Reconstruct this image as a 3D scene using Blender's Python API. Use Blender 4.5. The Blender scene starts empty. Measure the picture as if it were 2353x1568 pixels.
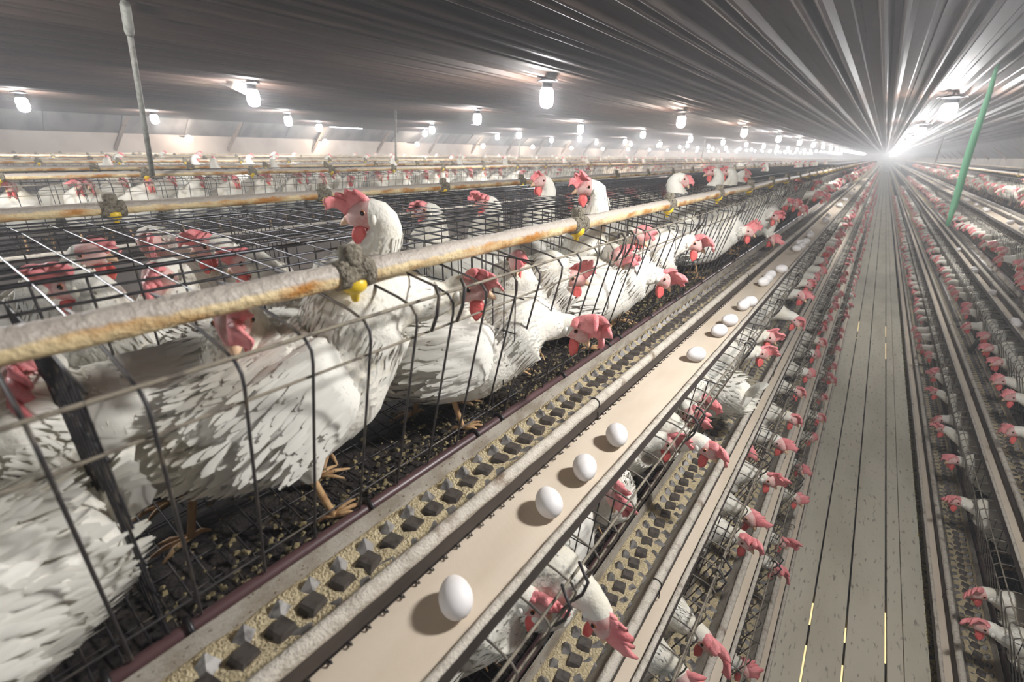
import bpy, math, random
from mathutils import Vector, Matrix, noise
# ------------------------------------------------------------------ scene, camera, light
C = bpy.context.scene.collection
SC = bpy.context.scene
CZ = 1.85                                   # eye height above the walkway
V = Vector

cam_d = bpy.data.cameras.new('camera')
cam = bpy.data.objects.new('camera', cam_d)
C.objects.link(cam)
SC.camera = cam
cam_d.sensor_width = 36.0
cam_d.lens = 16.0
cam_d.clip_start = 0.02
cam_d.clip_end = 400
cR = V((0.79514, 0.60623, 0.015416)); cU = V((-0.24429, 0.29694, 0.92312)); cF = V((-0.55504, 0.73777, -0.38421))
m3 = Matrix((cR, cU, -cF)).transposed()
cam.matrix_world = Matrix.Translation((0, 0, CZ)) @ m3.to_4x4()
cam_d.dof.use_dof = True
cam_d.dof.focus_distance = 1.25
cam_d.dof.aperture_fstop = 4.0

SC.view_settings.view_transform = 'Standard'
SC.view_settings.look = 'None'
SC.view_settings.gamma = 1.0
SC.view_settings.use_curve_mapping = False
SC.view_settings.exposure = 0.32
LAMP_POWER = 340.0
HAZE = 0.021
world = bpy.data.worlds.new('world'); SC.world = world; world.use_nodes = True
world.node_tree.nodes['Background'].inputs[0].default_value = (0.75, 0.85, 1.0, 1)
world.node_tree.nodes['Background'].inputs[1].default_value = 0.25
SC.cycles.max_bounces = 5
SC.cycles.diffuse_bounces = 3
SC.cycles.use_adaptive_sampling = True
SC.cycles.adaptive_threshold = 0.03
SC.cycles.glossy_bounces = 2
SC.cycles.transmission_bounces = 2
SC.cycles.volume_bounces = 0
SC.cycles.sample_clamp_indirect = 4.0
SC.cycles.sample_clamp_direct = 0.0

# ------------------------------------------------------------------ materials
def lin(c):
    return tuple((x / 12.92 if x <= .04045 else ((x + .055) / 1.055) ** 2.4) for x in c)
def rgb(r, g, b):
    return lin((r / 255, g / 255, b / 255)) + (1,)
MATS = {}
def mat(name, col, rough=.6, metal=0., col2=None, nscale=20., lo=.45, hi=.6, bump=0., bscale=80., stretch=(1, 1, 1),
        col3=None, n3=60., lo3=.6, hi3=.7, spec=.5, sheen=0.):
    m = bpy.data.materials.new(name); m.use_nodes = True
    nt = m.node_tree; N = nt.nodes; L = nt.links
    b = N['Principled BSDF']
    b.inputs['Roughness'].default_value = rough
    b.inputs['Metallic'].default_value = metal
    b.inputs['Specular IOR Level'].default_value = spec
    b.inputs['Base Color'].default_value = col
    if sheen: b.inputs['Sheen Weight'].default_value = sheen
    tc = N.new('ShaderNodeTexCoord'); mp = N.new('ShaderNodeMapping')
    mp.inputs['Scale'].default_value = stretch
    L.new(tc.outputs['Object'], mp.inputs['Vector'])
    last = None
    def layer(prev, c2, sc, a, z):
        nz = N.new('ShaderNodeTexNoise'); nz.inputs['Scale'].default_value = sc; nz.inputs['Detail'].default_value = 5
        L.new(mp.outputs[0], nz.inputs['Vector'])
        r = N.new('ShaderNodeMapRange'); r.inputs[1].default_value = a; r.inputs[2].default_value = z
        L.new(nz.outputs['Fac'], r.inputs[0])
        mx = N.new('ShaderNodeMix'); mx.data_type = 'RGBA'
        L.new(r.outputs[0], mx.inputs[0])
        if prev is None: mx.inputs[6].default_value = col
        else: L.new(prev, mx.inputs[6])
        mx.inputs[7].default_value = c2
        return mx.outputs[2]
    if col2: last = layer(None, col2, nscale, lo, hi)
    if col3: last = layer(last, col3, n3, lo3, hi3)
    if last is not None: L.new(last, b.inputs['Base Color'])
    if bump:
        nz = N.new('ShaderNodeTexNoise'); nz.inputs['Scale'].default_value = bscale; nz.inputs['Detail'].default_value = 4
        L.new(mp.outputs[0], nz.inputs['Vector'])
        bp = N.new('ShaderNodeBump'); bp.inputs['Strength'].default_value = bump; bp.inputs['Distance'].default_value = .01
        L.new(nz.outputs['Fac'], bp.inputs['Height']); L.new(bp.outputs[0], b.inputs['Normal'])
    MATS[name] = m
    return m
def emis(name, col, s):
    m = bpy.data.materials.new(name); m.use_nodes = True
    b = m.node_tree.nodes['Principled BSDF']
    b.inputs['Base Color'].default_value = (.8, .8, .8, 1)
    b.inputs['Emission Color'].default_value = col
    b.inputs['Emission Strength'].default_value = s
    MATS[name] = m
    return m
def dusty_pipe():
    """cream plastic pipe with ochre scale on its flanks and a layer of grey dust lying on top"""
    m = mat('water_pipe_plastic', rgb(230, 208, 162), .55, col2=rgb(184, 126, 58), nscale=24, lo=.46, hi=.62, stretch=(1, .45, 1))
    nt = m.node_tree; N = nt.nodes; L = nt.links; b = N['Principled BSDF']
    prev = b.inputs['Base Color'].links[0].from_socket
    g = N.new('ShaderNodeNewGeometry'); sp = N.new('ShaderNodeSeparateXYZ'); L.new(g.outputs['Normal'], sp.inputs[0])
    nz = N.new('ShaderNodeTexNoise'); nz.inputs['Scale'].default_value = 45; nz.inputs['Detail'].default_value = 6
    tc = N.new('ShaderNodeTexCoord'); L.new(tc.outputs['Object'], nz.inputs['Vector'])
    ad = N.new('ShaderNodeMath'); ad.operation = 'ADD'; L.new(sp.outputs['Z'], ad.inputs[0]); L.new(nz.outputs['Fac'], ad.inputs[1])
    r = N.new('ShaderNodeMapRange'); r.inputs[1].default_value = .55; r.inputs[2].default_value = .8; L.new(ad.outputs[0], r.inputs[0])
    mx = N.new('ShaderNodeMix'); mx.data_type = 'RGBA'; L.new(r.outputs[0], mx.inputs[0]); L.new(prev, mx.inputs[6])
    mx.inputs[7].default_value = rgb(186, 176, 164); L.new(mx.outputs[2], b.inputs['Base Color'])
    bp = N.new('ShaderNodeBump'); bp.inputs['Strength'].default_value = .6; bp.inputs['Distance'].default_value = .006
    n2 = N.new('ShaderNodeTexNoise'); n2.inputs['Scale'].default_value = 120; L.new(tc.outputs['Object'], n2.inputs['Vector'])
    L.new(n2.outputs['Fac'], bp.inputs['Height']); L.new(bp.outputs[0], b.inputs['Normal'])
    return m
def belt_mat():
    m = mat('woven_belt', rgb(224, 210, 190), .85, col2=rgb(212, 197, 175), nscale=14, lo=.4, hi=.7, stretch=(1, .3, 1))
    nt = m.node_tree; N = nt.nodes; L = nt.links; b = N['Principled BSDF']
    prev = b.inputs['Base Color'].links[0].from_socket
    tc = N.new('ShaderNodeTexCoord'); w = N.new('ShaderNodeTexWave'); w.bands_direction = 'DIAGONAL'
    w.inputs['Scale'].default_value = 190; w.inputs['Distortion'].default_value = 1.5
    L.new(tc.outputs['Object'], w.inputs['Vector'])
    r = N.new('ShaderNodeMapRange'); r.inputs[3].default_value = 0; r.inputs[4].default_value = .22; L.new(w.outputs['Fac'], r.inputs[0])
    mx = N.new('ShaderNodeMix'); mx.data_type = 'RGBA'; L.new(r.outputs[0], mx.inputs[0]); L.new(prev, mx.inputs[6])
    mx.inputs[7].default_value = rgb(180, 155, 128); L.new(mx.outputs[2], b.inputs['Base Color'])
    return m
mat('plumage', rgb(240, 236, 224), .85, col2=rgb(226, 216, 190), nscale=9, lo=.5, hi=.75, bump=.25, bscale=130, sheen=.1)
mat('feather', rgb(243, 240, 230), .8, col2=rgb(230, 222, 200), nscale=7, lo=.5, hi=.75, sheen=.1)
mat('comb_skin', rgb(241, 154, 154), .5, col2=rgb(228, 122, 126), nscale=40, lo=.45, hi=.7, bump=.25, bscale=260)
mat('wattle_skin', rgb(234, 112, 106), .5, col2=rgb(218, 88, 86), nscale=50, lo=.45, hi=.7, bump=.2, bscale=260)
mat('face_skin', rgb(228, 190, 182), .7, col2=rgb(214, 150, 144), nscale=60, lo=.45, hi=.65)
mat('beak_horn', rgb(222, 186, 150), .45)
mat('eye', rgb(24, 16, 14), .12)
mat('iris', rgb(190, 110, 50), .3)
mat('shank_skin', rgb(196, 160, 116), .6, col2=rgb(160, 118, 80), nscale=60, lo=.5, hi=.7)
mat('egg_shell', rgb(244, 240, 238), .55, col2=rgb(238, 228, 222), nscale=30, lo=.5, hi=.7)
mat('dark_wire', rgb(78, 75, 76), .55, .55, col2=rgb(112, 104, 92), nscale=30, lo=.52, hi=.68)
mat('dusty_wire', rgb(150, 141, 124), .8, .1, col2=rgb(110, 102, 92), nscale=40, lo=.5, hi=.62)
mat('mid_wire', rgb(128, 120, 108), .8, .2, col2=rgb(96, 90, 84), nscale=40, lo=.5, hi=.62)
mat('steel_wire', rgb(92, 92, 96), .35, .85, col2=rgb(70, 68, 68), nscale=25, lo=.5, hi=.65)
mat('brown_pipe', rgb(92, 66, 66), .38, .0, col2=rgb(72, 52, 54), nscale=14, lo=.4, hi=.7, stretch=(1, .2, 1))
mat('black_clip', rgb(38, 34, 36), .4)
mat('trough_sheet', rgb(172, 165, 153), .7, .1, col2=rgb(142, 132, 118), nscale=30, lo=.45, hi=.65, col3=rgb(96, 80, 62), n3=220, lo3=.62, hi3=.7, stretch=(1, .6, 1), bump=.2, bscale=300)
mat('dark_sheet', rgb(82, 74, 69), .6, .3, col2=rgb(58, 52, 49), nscale=12, lo=.45, hi=.65, stretch=(1, .25, 1))
mat('dust_lip', rgb(210, 202, 188), .9, 0, col2=rgb(178, 169, 154), nscale=60, lo=.5, hi=.7, col3=rgb(140, 122, 104), n3=22, lo3=.6, hi3=.72, bump=.5, bscale=260)
mat('feed_mash', rgb(226, 210, 172), .95, 0, col2=rgb(204, 186, 146), nscale=160, lo=.4, hi=.65, bump=1., bscale=240)
mat('chain_steel', rgb(150, 146, 142), .5, .5, col2=rgb(88, 84, 82), nscale=60, lo=.45, hi=.65)
mat('chain_dark', rgb(92, 85, 80), .6, .3, col2=rgb(72,65,60), nscale=80, lo=.45, hi=.6)
mat('fitting_dust', rgb(156, 147, 130), .95, 0, col2=rgb(116, 107, 90), nscale=90, lo=.45, hi=.6, bump=1., bscale=200)
mat('nipple_yellow', rgb(236, 200, 52), .4)
mat('partition_wire', rgb(58, 56, 58), .6, .4, col2=rgb(96, 90, 82), nscale=60, lo=.52, hi=.66)
mat('manure', rgb(44, 38, 36), .95, 0, col2=rgb(66, 58, 50), nscale=40, lo=.5, hi=.7, bump=.8, bscale=90)
mat('litter', rgb(140, 126, 92), .95, 0, col2=rgb(82, 74, 52), nscale=90, lo=.45, hi=.6)
mat('bedding', rgb(176, 160, 96), .95, 0, col2=rgb(120, 106, 58), nscale=60, lo=.45, hi=.6)
mat('ceiling_steel', rgb(70, 55, 47), .62, .0, col2=rgb(50, 39, 35), nscale=1.6, lo=.4, hi=.65, stretch=(1, .12, 1), col3=rgb(92, 78, 66), n3=9, lo3=.6, hi3=.78, bump=.25, bscale=60, spec=.22)
mat('walk_board', rgb(206, 199, 180), .85, 0, col2=rgb(190, 183, 163), nscale=5, lo=.45, hi=.65, stretch=(1, .25, 1), col3=rgb(148, 140, 124), n3=70, lo3=.60, hi3=.68, bump=.15, bscale=120)
mat('pit_dark', rgb(34, 31, 28), .95)
mat('wall_pale', rgb(196, 184, 172), .9, 0, col2=rgb(170, 156, 144), nscale=1.4, lo=.45, hi=.7)
mat('wall_board', rgb(128, 126, 122), .8, 0, col2=rgb(100, 98, 96), nscale=2., lo=.45, hi=.65, stretch=(1, 1.5, .2))
mat('wood_brace', rgb(146, 128, 112), .85, col2=rgb(112, 98, 88), nscale=12, lo=.45, hi=.65)
mat('rod_metal', rgb(150, 150, 142), .7, .3, col2=rgb(120, 118, 110), nscale=40, lo=.45, hi=.65)
mat('green_ribbon', rgb(150, 228, 180), .6)
mat('socket_dark', rgb(40, 38, 40), .5)
mat('stand_steel', rgb(86, 82, 80), .6, .4)
emis('lamp_glow', (1, .99, .985, 1), LAMP_POWER)
emis('lamp_glow_warm', (1, .82, .70, 1), LAMP_POWER * .8)
emis('bulb_warm', (1, .86, .76, 1), LAMP_POWER * .3)
emis('window_day', (.82, .88, 1, 1), 26.)
emis('pit_glow', (1, .74, .36, 1), 1.1)
dusty_pipe(); belt_mat()

# ------------------------------------------------------------------ mesh builder
class MB:
    def __init__(s): s.v = []; s.f = []; s.m = []; s.cur = 0
    def add(s, vs, fs):
        o = len(s.v); s.v += [tuple(p) for p in vs]
        for f in fs: s.f.append(tuple(o + i for i in f)); s.m.append(s.cur)
    def box(s, x0, x1, y0, y1, z0, z1):
        s.add([(x0, y0, z0), (x1, y0, z0), (x1, y1, z0), (x0, y1, z0), (x0, y0, z1), (x1, y0, z1), (x1, y1, z1), (x0, y1, z1)],
              [(0, 3, 2, 1), (4, 5, 6, 7), (0, 1, 5, 4), (1, 2, 6, 5), (2, 3, 7, 6), (3, 0, 4, 7)])
    def frust(s, c, bx, by, tx, ty, h, yaw=0, lean=(0, 0)):
        ca, sa = math.cos(yaw), math.sin(yaw); vs = []
        for (hx, hy, z, lx, ly) in ((bx, by, 0, 0, 0), (tx, ty, h, lean[0], lean[1])):
            for (a, b) in ((-1, -1), (1, -1), (1, 1), (-1, 1)):
                x, y = a * hx + lx, b * hy + ly
                vs.append((c[0] + x * ca - y * sa, c[1] + x * sa + y * ca, c[2] + z))
        s.add(vs, [(0, 3, 2, 1), (4, 5, 6, 7), (0, 1, 5, 4), (1, 2, 6, 5), (2, 3, 7, 6), (3, 0, 4, 7)])
    def tube(s, path, r, n=5, cap=True):
        P = [V(p) for p in path]; k = len(P); vs = []; fs = []
        t = (P[1] - P[0]).normalized()
        a = V((0, 0, 1)) if abs(t.z) < .9 else V((1, 0, 0))
        u = t.cross(a).normalized()
        for i in range(k):
            if i == 0: t = P[1] - P[0]
            elif i == k - 1: t = P[i] - P[i - 1]
            else: t = (P[i + 1] - P[i]).normalized() + (P[i] - P[i - 1]).normalized()
            if t.length < 1e-9: t = V((0, 0, 1))
            t.normalize(); u = u - t * u.dot(t)
            if u.length < 1e-6: u = t.orthogonal()
            u.normalize(); w = t.cross(u)
            rr = r[i] if isinstance(r, (list, tuple)) else r
            for j in range(n):
                an = 2 * math.pi * j / n
                vs.append(P[i] + (u * math.cos(an) + w * math.sin(an)) * rr)
        for i in range(k - 1):
            for j in range(n):
                fs.append((i * n + j, i * n + (j + 1) % n, (i + 1) * n + (j + 1) % n, (i + 1) * n + j))
        if cap:
            fs.append(tuple(reversed(range(n)))); fs.append(tuple(range((k - 1) * n, k * n)))
        s.add(vs, fs)
    def extrude(s, prof, ys):
        n = len(prof); vs = []; fs = []
        for y in ys:
            for (x, z) in prof: vs.append((x, y, z))
        for i in range(len(ys) - 1):
            for j in range(n):
                fs.append((i * n + j, (i + 1) * n + j, (i + 1) * n + (j + 1) % n, i * n + (j + 1) % n))
        fs.append(tuple(range(n))); fs.append(tuple(reversed(range((len(ys) - 1) * n, len(ys) * n))))
        s.add(vs, fs)
    def sheet(s, line, th, ys):
        """open polyline given a thickness, extruded along y"""
        n = len(line); off = []
        for i in range(n):
            a = V(line[max(i - 1, 0)]); b = V(line[min(i + 1, n - 1)]); d = (b - a).normalized(); off.append(V((-d.y, d.x)) * th)
        prof = list(line) + [(line[i][0] + off[i].x, line[i][1] + off[i].y) for i in reversed(range(n))]
        s.extrude(prof, ys)
    def rings(s, R, close=True):
        n = len(R[0]); vs = [p for r in R for p in r]; fs = []
        for i in range(len(R) - 1):
            for j in range(n):
                fs.append((i * n + j, i * n + (j + 1) % n, (i + 1) * n + (j + 1) % n, (i + 1) * n + j))
        if close:
            fs.append(tuple(reversed(range(n)))); fs.append(tuple(range((len(R) - 1) * n, len(R) * n)))
        s.add(vs, fs)
    def lathe(s, prof, n=16, c=(0, 0, 0)):
        R = [[(c[0] + r * math.cos(2 * math.pi * j / n), c[1] + r * math.sin(2 * math.pi * j / n), c[2] + z) for j in range(n)] for (r, z) in prof]
        s.rings(R)
    def ball(s, c, rx, ry=None, rz=None, n=10, k=7):
        ry = ry or rx; rz = rz or rx; R = []
        for i in range(k + 1):
            a = -math.pi / 2 + math.pi * (i * .98 + .01 * k) / k
            R.append([(c[0] + rx * math.cos(a) * math.cos(2 * math.pi * j / n), c[1] + ry * math.cos(a) * math.sin(2 * math.pi * j / n), c[2] + rz * math.sin(a)) for j in range(n)])
        s.rings(R)
    def plate(s, grid, th):
        """grid[i][j] of points made into a thin closed plate"""
        a = len(grid); b = len(grid[0]); G = [[V(p) for p in r] for r in grid]; top = []; bot = []
        for i in range(a):
            for j in range(b):
                di = G[min(i + 1, a - 1)][j] - G[max(i - 1, 0)][j]; dj = G[i][min(j + 1, b - 1)] - G[i][max(j - 1, 0)]
                nn = di.cross(dj)
                nn = nn.normalized() if nn.length > 1e-12 else V((0, 0, 1))
                t = th(i / (a - 1), j / (b - 1)) if callable(th) else th
                top.append(G[i][j] + nn * t / 2); bot.append(G[i][j] - nn * t / 2)
        N = a * b; fs = []
        for i in range(a - 1):
            for j in range(b - 1):
                p = i * b + j
                fs.append((p, p + b, p + b + 1, p + 1)); fs.append((N + p, N + p + 1, N + p + b + 1, N + p + b))
        for i in range(a - 1):
            p = i * b; fs.append((p, N + p, N + p + b, p + b)); p = i * b + b - 1; fs.append((p, p + b, N + p + b, N + p))
        for j in range(b - 1):
            p = j; fs.append((p, p + 1, N + p + 1, N + p)); p = (a - 1) * b + j; fs.append((p, N + p, N + p + 1, p + 1))
        s.add(top + bot, fs)
    def mesh(s, name, mats, smooth=True, sx=1):
        me = bpy.data.meshes.new(name)
        vs = s.v if sx > 0 else [(-x, y, z) for (x, y, z) in s.v]
        fs = s.f if sx > 0 else [tuple(reversed(f)) for f in s.f]
        me.from_pydata(vs, [], fs)
        for k in (mats if isinstance(mats, (list, tuple)) else [mats]): me.materials.append(MATS[k])
        me.polygons.foreach_set('material_index', s.m)
        if smooth: me.polygons.foreach_set('use_smooth', [True] * len(fs))
        me.update()
        return me
def link(name, me, parent=None, loc=(0, 0, 0), rz=0.):
    o = bpy.data.objects.new(name, me); C.objects.link(o)
    o.location = loc
    if rz: o.rotation_euler = (0, 0, rz)
    if parent is not None: o.parent = parent
    return o
def tag(o, label=None, cat=None, group=None, kind=None):
    if label: o['label'] = label
    if cat: o['category'] = cat
    if group: o['group'] = group
    if kind: o['kind'] = kind
    return o
def root(name, loc, label, cat, group=None, rz=0.):
    """an Empty at the base of a thing; loc is relative to eye height"""
    o = link(name, None, None, (loc[0], loc[1], loc[2] + CZ), rz)
    return tag(o, label, cat, group)
ORD = ['first', 'second', 'third', 'fourth', 'fifth', 'sixth', 'seventh', 'eighth', 'ninth', 'tenth', 'eleventh', 'twelfth', 'thirteenth',
       'fourteenth', 'fifteenth', 'sixteenth', 'seventeenth', 'eighteenth', 'nineteenth', 'twentieth']
TENS = {2: 'twenty', 3: 'thirty', 4: 'forty', 5: 'fifty', 6: 'sixty', 7: 'seventy', 8: 'eighty', 9: 'ninety'}
def nth(i):
    if i < 20: return ORD[i]
    t, u = divmod(i + 1, 10)
    return (TENS[t] + '-' + ORD[u - 1]) if u else {2: 'twentieth', 3: 'thirtieth', 4: 'fortieth', 5: 'fiftieth', 6: 'sixtieth', 7: 'seventieth', 8: 'eightieth', 9: 'ninetieth'}[t]

# ------------------------------------------------------------------ the house
def frange(a, b, st):
    r = []; x = a
    while x < b - 1e-6: r.append(x); x += st
    return r + [b]
YN, YF = -1.4, 88.0
ZC = .61                                    # ceiling, above eye height
# ceiling: ribbed steel sheet, ribs run the length of the house
mb = MB(); line = []; x = -13.1
while x < 2.85:
    line += [(x, ZC), (x + .06, ZC), (x + .066, ZC + .006), (x + .09, ZC + .006), (x + .096, ZC), (x + .150, ZC), (x + .168, ZC - .03), (x + .182, ZC - .034), (x + .194, ZC - .03), (x + .206, ZC + .022),
             (x + .234, ZC + .022), (x + .246, ZC - .03), (x + .258, ZC - .034), (x + .272, ZC - .03)]
    x += .29
mb.sheet([(a, b + CZ) for a, b in line], .004, [YN - 1.5, 8, 25, YF + .5])
tag(link('ceiling', mb.mesh('ceiling', 'ceiling_steel', False)), kind='structure')
# walkway boards with gaps
mb = MB(); ZF = -1.85
bx = [(.108, .2250), (.2325, .3500), (.3580, .4850), (.4930, .5445), (.5480, .628)]
for (a, b) in bx: mb.box(a, b, YN, YF, CZ + ZF - .012, CZ + ZF)
tag(link('floor', mb.mesh('floor', 'walk_board', False)), kind='structure')
mb = MB()
for k, y in enumerate(frange(YN + .2, YF, 1.5)): mb.box(.06, .70, y, y + .06, CZ + ZF - .11, CZ + ZF - .013)
tag(link('trim_1', mb.mesh('joists', 'pit_dark', False)), kind='structure')
mb = MB(); mb.box(-14.2, 4.5, YN - 2, YF + 1, -1.9, -1.8)
tag(link('floor.001', mb.mesh('pit_floor', 'pit_dark', False)), kind='structure')
# walls
mb = MB(); mb.sheet([(-13.45, CZ + .24), (-13.45, -1.8)], .1, [YN - 2, YF + 1]); mb.box(-13.46, -13.41, YN - 2, YF + 1, CZ + .22, CZ + .27); mb.box(-13.45, -13.43, YN - 2, YF + 1, CZ + .08, CZ + .1)
tag(link('wall_left', mb.mesh('wall_left', 'wall_pale', False)), kind='structure')
mb = MB(); mb.sheet([(-12.95, CZ + .64), (-13.47, CZ + .24)], .05, [YN - 2, YF + 1])
for y in frange(YN, YF, 1.22): mb.sheet([(-12.94, CZ + .62), (-13.45, CZ + .235)], .06, [y, y + .06])
tag(link('wall_left.001', mb.mesh('wall_left_slope', 'wall_board', False)), kind='structure')
mb = MB(); mb.sheet([(3.7, -1.8), (3.7, CZ + .05)], .1, [YN - 2, YF + 1])
tag(link('wall_right', mb.mesh('wall_right', 'wall_pale', False)), kind='structure')
mb = MB(); mb.sheet([(3.72, CZ + .05), (2.85, CZ + .66)], .05, [YN - 2, YF + 1])
tag(link('wall_right.001', mb.mesh('wall_right_slope', 'wall_board', False)), kind='structure')
mb = MB(); mb.box(-14.2, 4.5, YF + .5, YF + .7, -1.8, CZ + 1.2)
tag(link('wall_far', mb.mesh('wall_far', 'wall_pale', False)), kind='structure')
for k in range(16):                          # row of small bright windows in the right-hand wall
    y = 15.6 + 3.9 * k
    mb = MB(); mb.box(3.655, 3.69, y, y + 1.5, CZ - .16, CZ + .02)
    tag(link('window_%d' % (k + 1), mb.mesh('window', 'window_day', False)), kind='structure')

mb = MB(); mb.box(-12.93, -12.9, 8.3, 9.4, CZ + .575, CZ + .6); tag(link('window_17', mb.mesh('window', 'window_day', False)), kind='structure')
# sloping timber braces at both side walls
def brace(x0, y0, z0, x1, y1, z1, label, group):
    mb = MB(); a = V((0, 0, 0)); b = V((x1 - x0, y1 - y0, z1 - z0)); mb.tube([a, b], .045, 4)
    o = link('roof_brace', mb.mesh('roof_brace', 'wood_brace', False), None, (x0, y0, z0 + CZ)); tag(o, label, 'brace', group)
for k in range(14):
    y = 3.3 + 2.3 * k
    brace(-13.38, y, -.1, -12.98, y + .3, .6, '%s sloping timber brace along the pale far side wall' % nth(k) if k < 8 else 'sloping timber brace far down along the pale side wall', 'braces on the pale side wall')
for k in range(9):
    y = 18 + 3.9 * k
    brace(3.62, y, .02, 2.95, y - .2, .6, '%s sloping timber brace above the small bright windows' % nth(k), 'braces above the bright windows')

# ------------------------------------------------------------------ lamps
def lamp_meshes(n):
    j = MB(); j.lathe([(.003, -.085), (.018, -.083), (.034, -.074), (.043, -.055), (.046, -.03), (.046, .02), (.044, .045), (.036, .058)], n)
    s = MB(); s.lathe([(.037, .056), (.04, .07), (.036, .085), (.036, .105), (.056, .112), (.066, .116), (.066, .122), (.05, .13), (.012, .14)], n)  # socket; disc rim widened to keep lamp light off the ceiling above
    g = MB()
    for a in (-1, 1): g.tube([(a * .045, 0, .12), (a * .075, 0, .128), (a * .085, 0, .115)], .006, 5)
    return j.mesh('glass_jar', 'lamp_glow'), s.mesh('socket', 'socket_dark'), g.mesh('bracket', 'socket_dark'), j.mesh('glass_jar_warm', 'lamp_glow_warm')
LA, LB = lamp_meshes(18), lamp_meshes(8)
def lamp(x, y, z, label, group, warm=False, near=True, sc=1.15):
    t = root('ceiling_lamp', (x, y, z), label, 'lamp', group); L = LA if near else LB
    link('glass_jar', L[3] if warm else L[0], t); link('socket', L[1], t)
    rod = MB(); rod.lathe([(.007, .135), (.007, ZC - z + .004), (.03, ZC - z + .004), (.03, ZC - z + .008)] if ZC - z > .14 else [(.03, .13), (.03, .14)], 8)
    link('stem', rod.mesh('stem', 'socket_dark'), t)
    if near: link('bracket', L[2], t)
    t.scale = (sc, sc, 1)
LZ = .435
rowA = [1.15, -3.4, 6.56, 11.3, 16.1] + [16.1 + 4.75 * k for k in range(1, 15)]
rowC = [3.65, -.2, 7.1, 10.95, 15.0, 19.0] + [19.0 + 3.9 * k for k in range(1, 17)]
rowE = [2.45, -.9, 5.75, 8.9, 12.1, 15.9, 19.8] + [19.8 + 3.9 * k for k in range(1, 17)]
rowG = [1.3, 4.55, 7.9, 11.2, 14.6, 18.2] + [18.2 + 3.8 * k for k in range(1, 17)]
rowK = [3.35, 6.6, 9.9, 13.2, 16.6] + [16.6 + 3.8 * k for k in range(1, 17)]
names = {'A': 'over the grey board walkway', 'C': 'over the aisle behind the nearest cages', 'E': 'over the second aisle from the nearest cages',
         'G': 'over the third aisle from the nearest cages', 'K': 'over the aisle by the pale wall'}
for key, ys, x in (('A', rowA, .372), ('C', rowC, -2.42), ('E', rowE, -5.05), ('G', rowG, -8.3), ('K', rowK, -10.7)):
    for i, y in enumerate(sorted(ys)):
        far = i > 9
        hid = sum(1 for q in ys if q < 1.2)
        lamp(x, y, LZ + (.02 if key in 'EK' else 0), 'glowing jar lamp beside or behind the camera %s' % names[key] + (', nearer the camera' if key == 'A' and y > 0 else '') if y < 1.2 else ('far glowing jar lamp %s' % names[key]) if far else '%s glowing jar lamp %s' % (nth(i - hid), names[key]),
             'far lamps ' + names[key] if far else 'lamps ' + names[key], warm=(key == 'C' and i in (2, 3)), near=y < 12, sc=1.4 if key == 'A' else 1.2)
def wall_lamp(x, y, z, label):
    t = root('wall_lamp', (x, y, z), label, 'lamp', 'lamps along the pale side wall')
    mb = MB(); mb.ball((0, 0, 0), .07, n=10, k=6); link('bulb', mb.mesh('bulb', 'bulb_warm'), t)
    mb = MB(); mb.tube([(-.06, 0, .03), (x * 0 - .56, 0, .06)], .018, 6); link('bracket', mb.mesh('bracket', 'socket_dark'), t)
for k in range(16):
    wall_lamp(-12.85, 4.6 + 3.45 * k, .16 + .012 * min(k, 12), '%s round bulb low along the pale side wall' % nth(k) if k < 9 else 'round bulb far down along the pale side wall')

# lamps below the walkway, seen as bright slivers through the gaps between the boards
for (x, y0, y1, lab) in ((.2285, 1.5, 2.05, 'lit tube under the walkway showing through the first gap, near end'), (.2285, 6.1, 7.0, 'lit tube under the walkway showing through the first gap, farther on'),
                    (.3545, 1.6, 2.0, 'lit tube under the walkway showing through the middle gap'), (.4885, 1.6, 2.2, 'lit tube under the walkway showing through the third gap, near end'),
                    (.4885, 5.6, 7.0, 'lit tube under the walkway showing through the third gap, farther on')):
    t = root('pit_lamp', (x * 1.045, (y0 + y1) / 2, -1.93), lab, 'lamp', 'lamps under the walkway')
    mb = MB(); mb.tube([(0, -(y1 - y0) / 2, 0), (0, (y1 - y0) / 2, 0)], .012, 8); link('tube', mb.mesh('tube', 'pit_glow'), t)
    mb = MB(); mb.box(-.02, .02, -(y1 - y0) / 2 - .02, (y1 - y0) / 2 + .02, -.03, -.013); mb.box(-.03, .03, -(y1 - y0) / 2 - .03, -(y1 - y0) / 2 - .01, -.03, .0675); mb.box(-.03, .03, (y1 - y0) / 2 + .01, (y1 - y0) / 2 + .03, -.03, .0675)
    link('holder', mb.mesh('holder', 'socket_dark', False), t)

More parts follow.
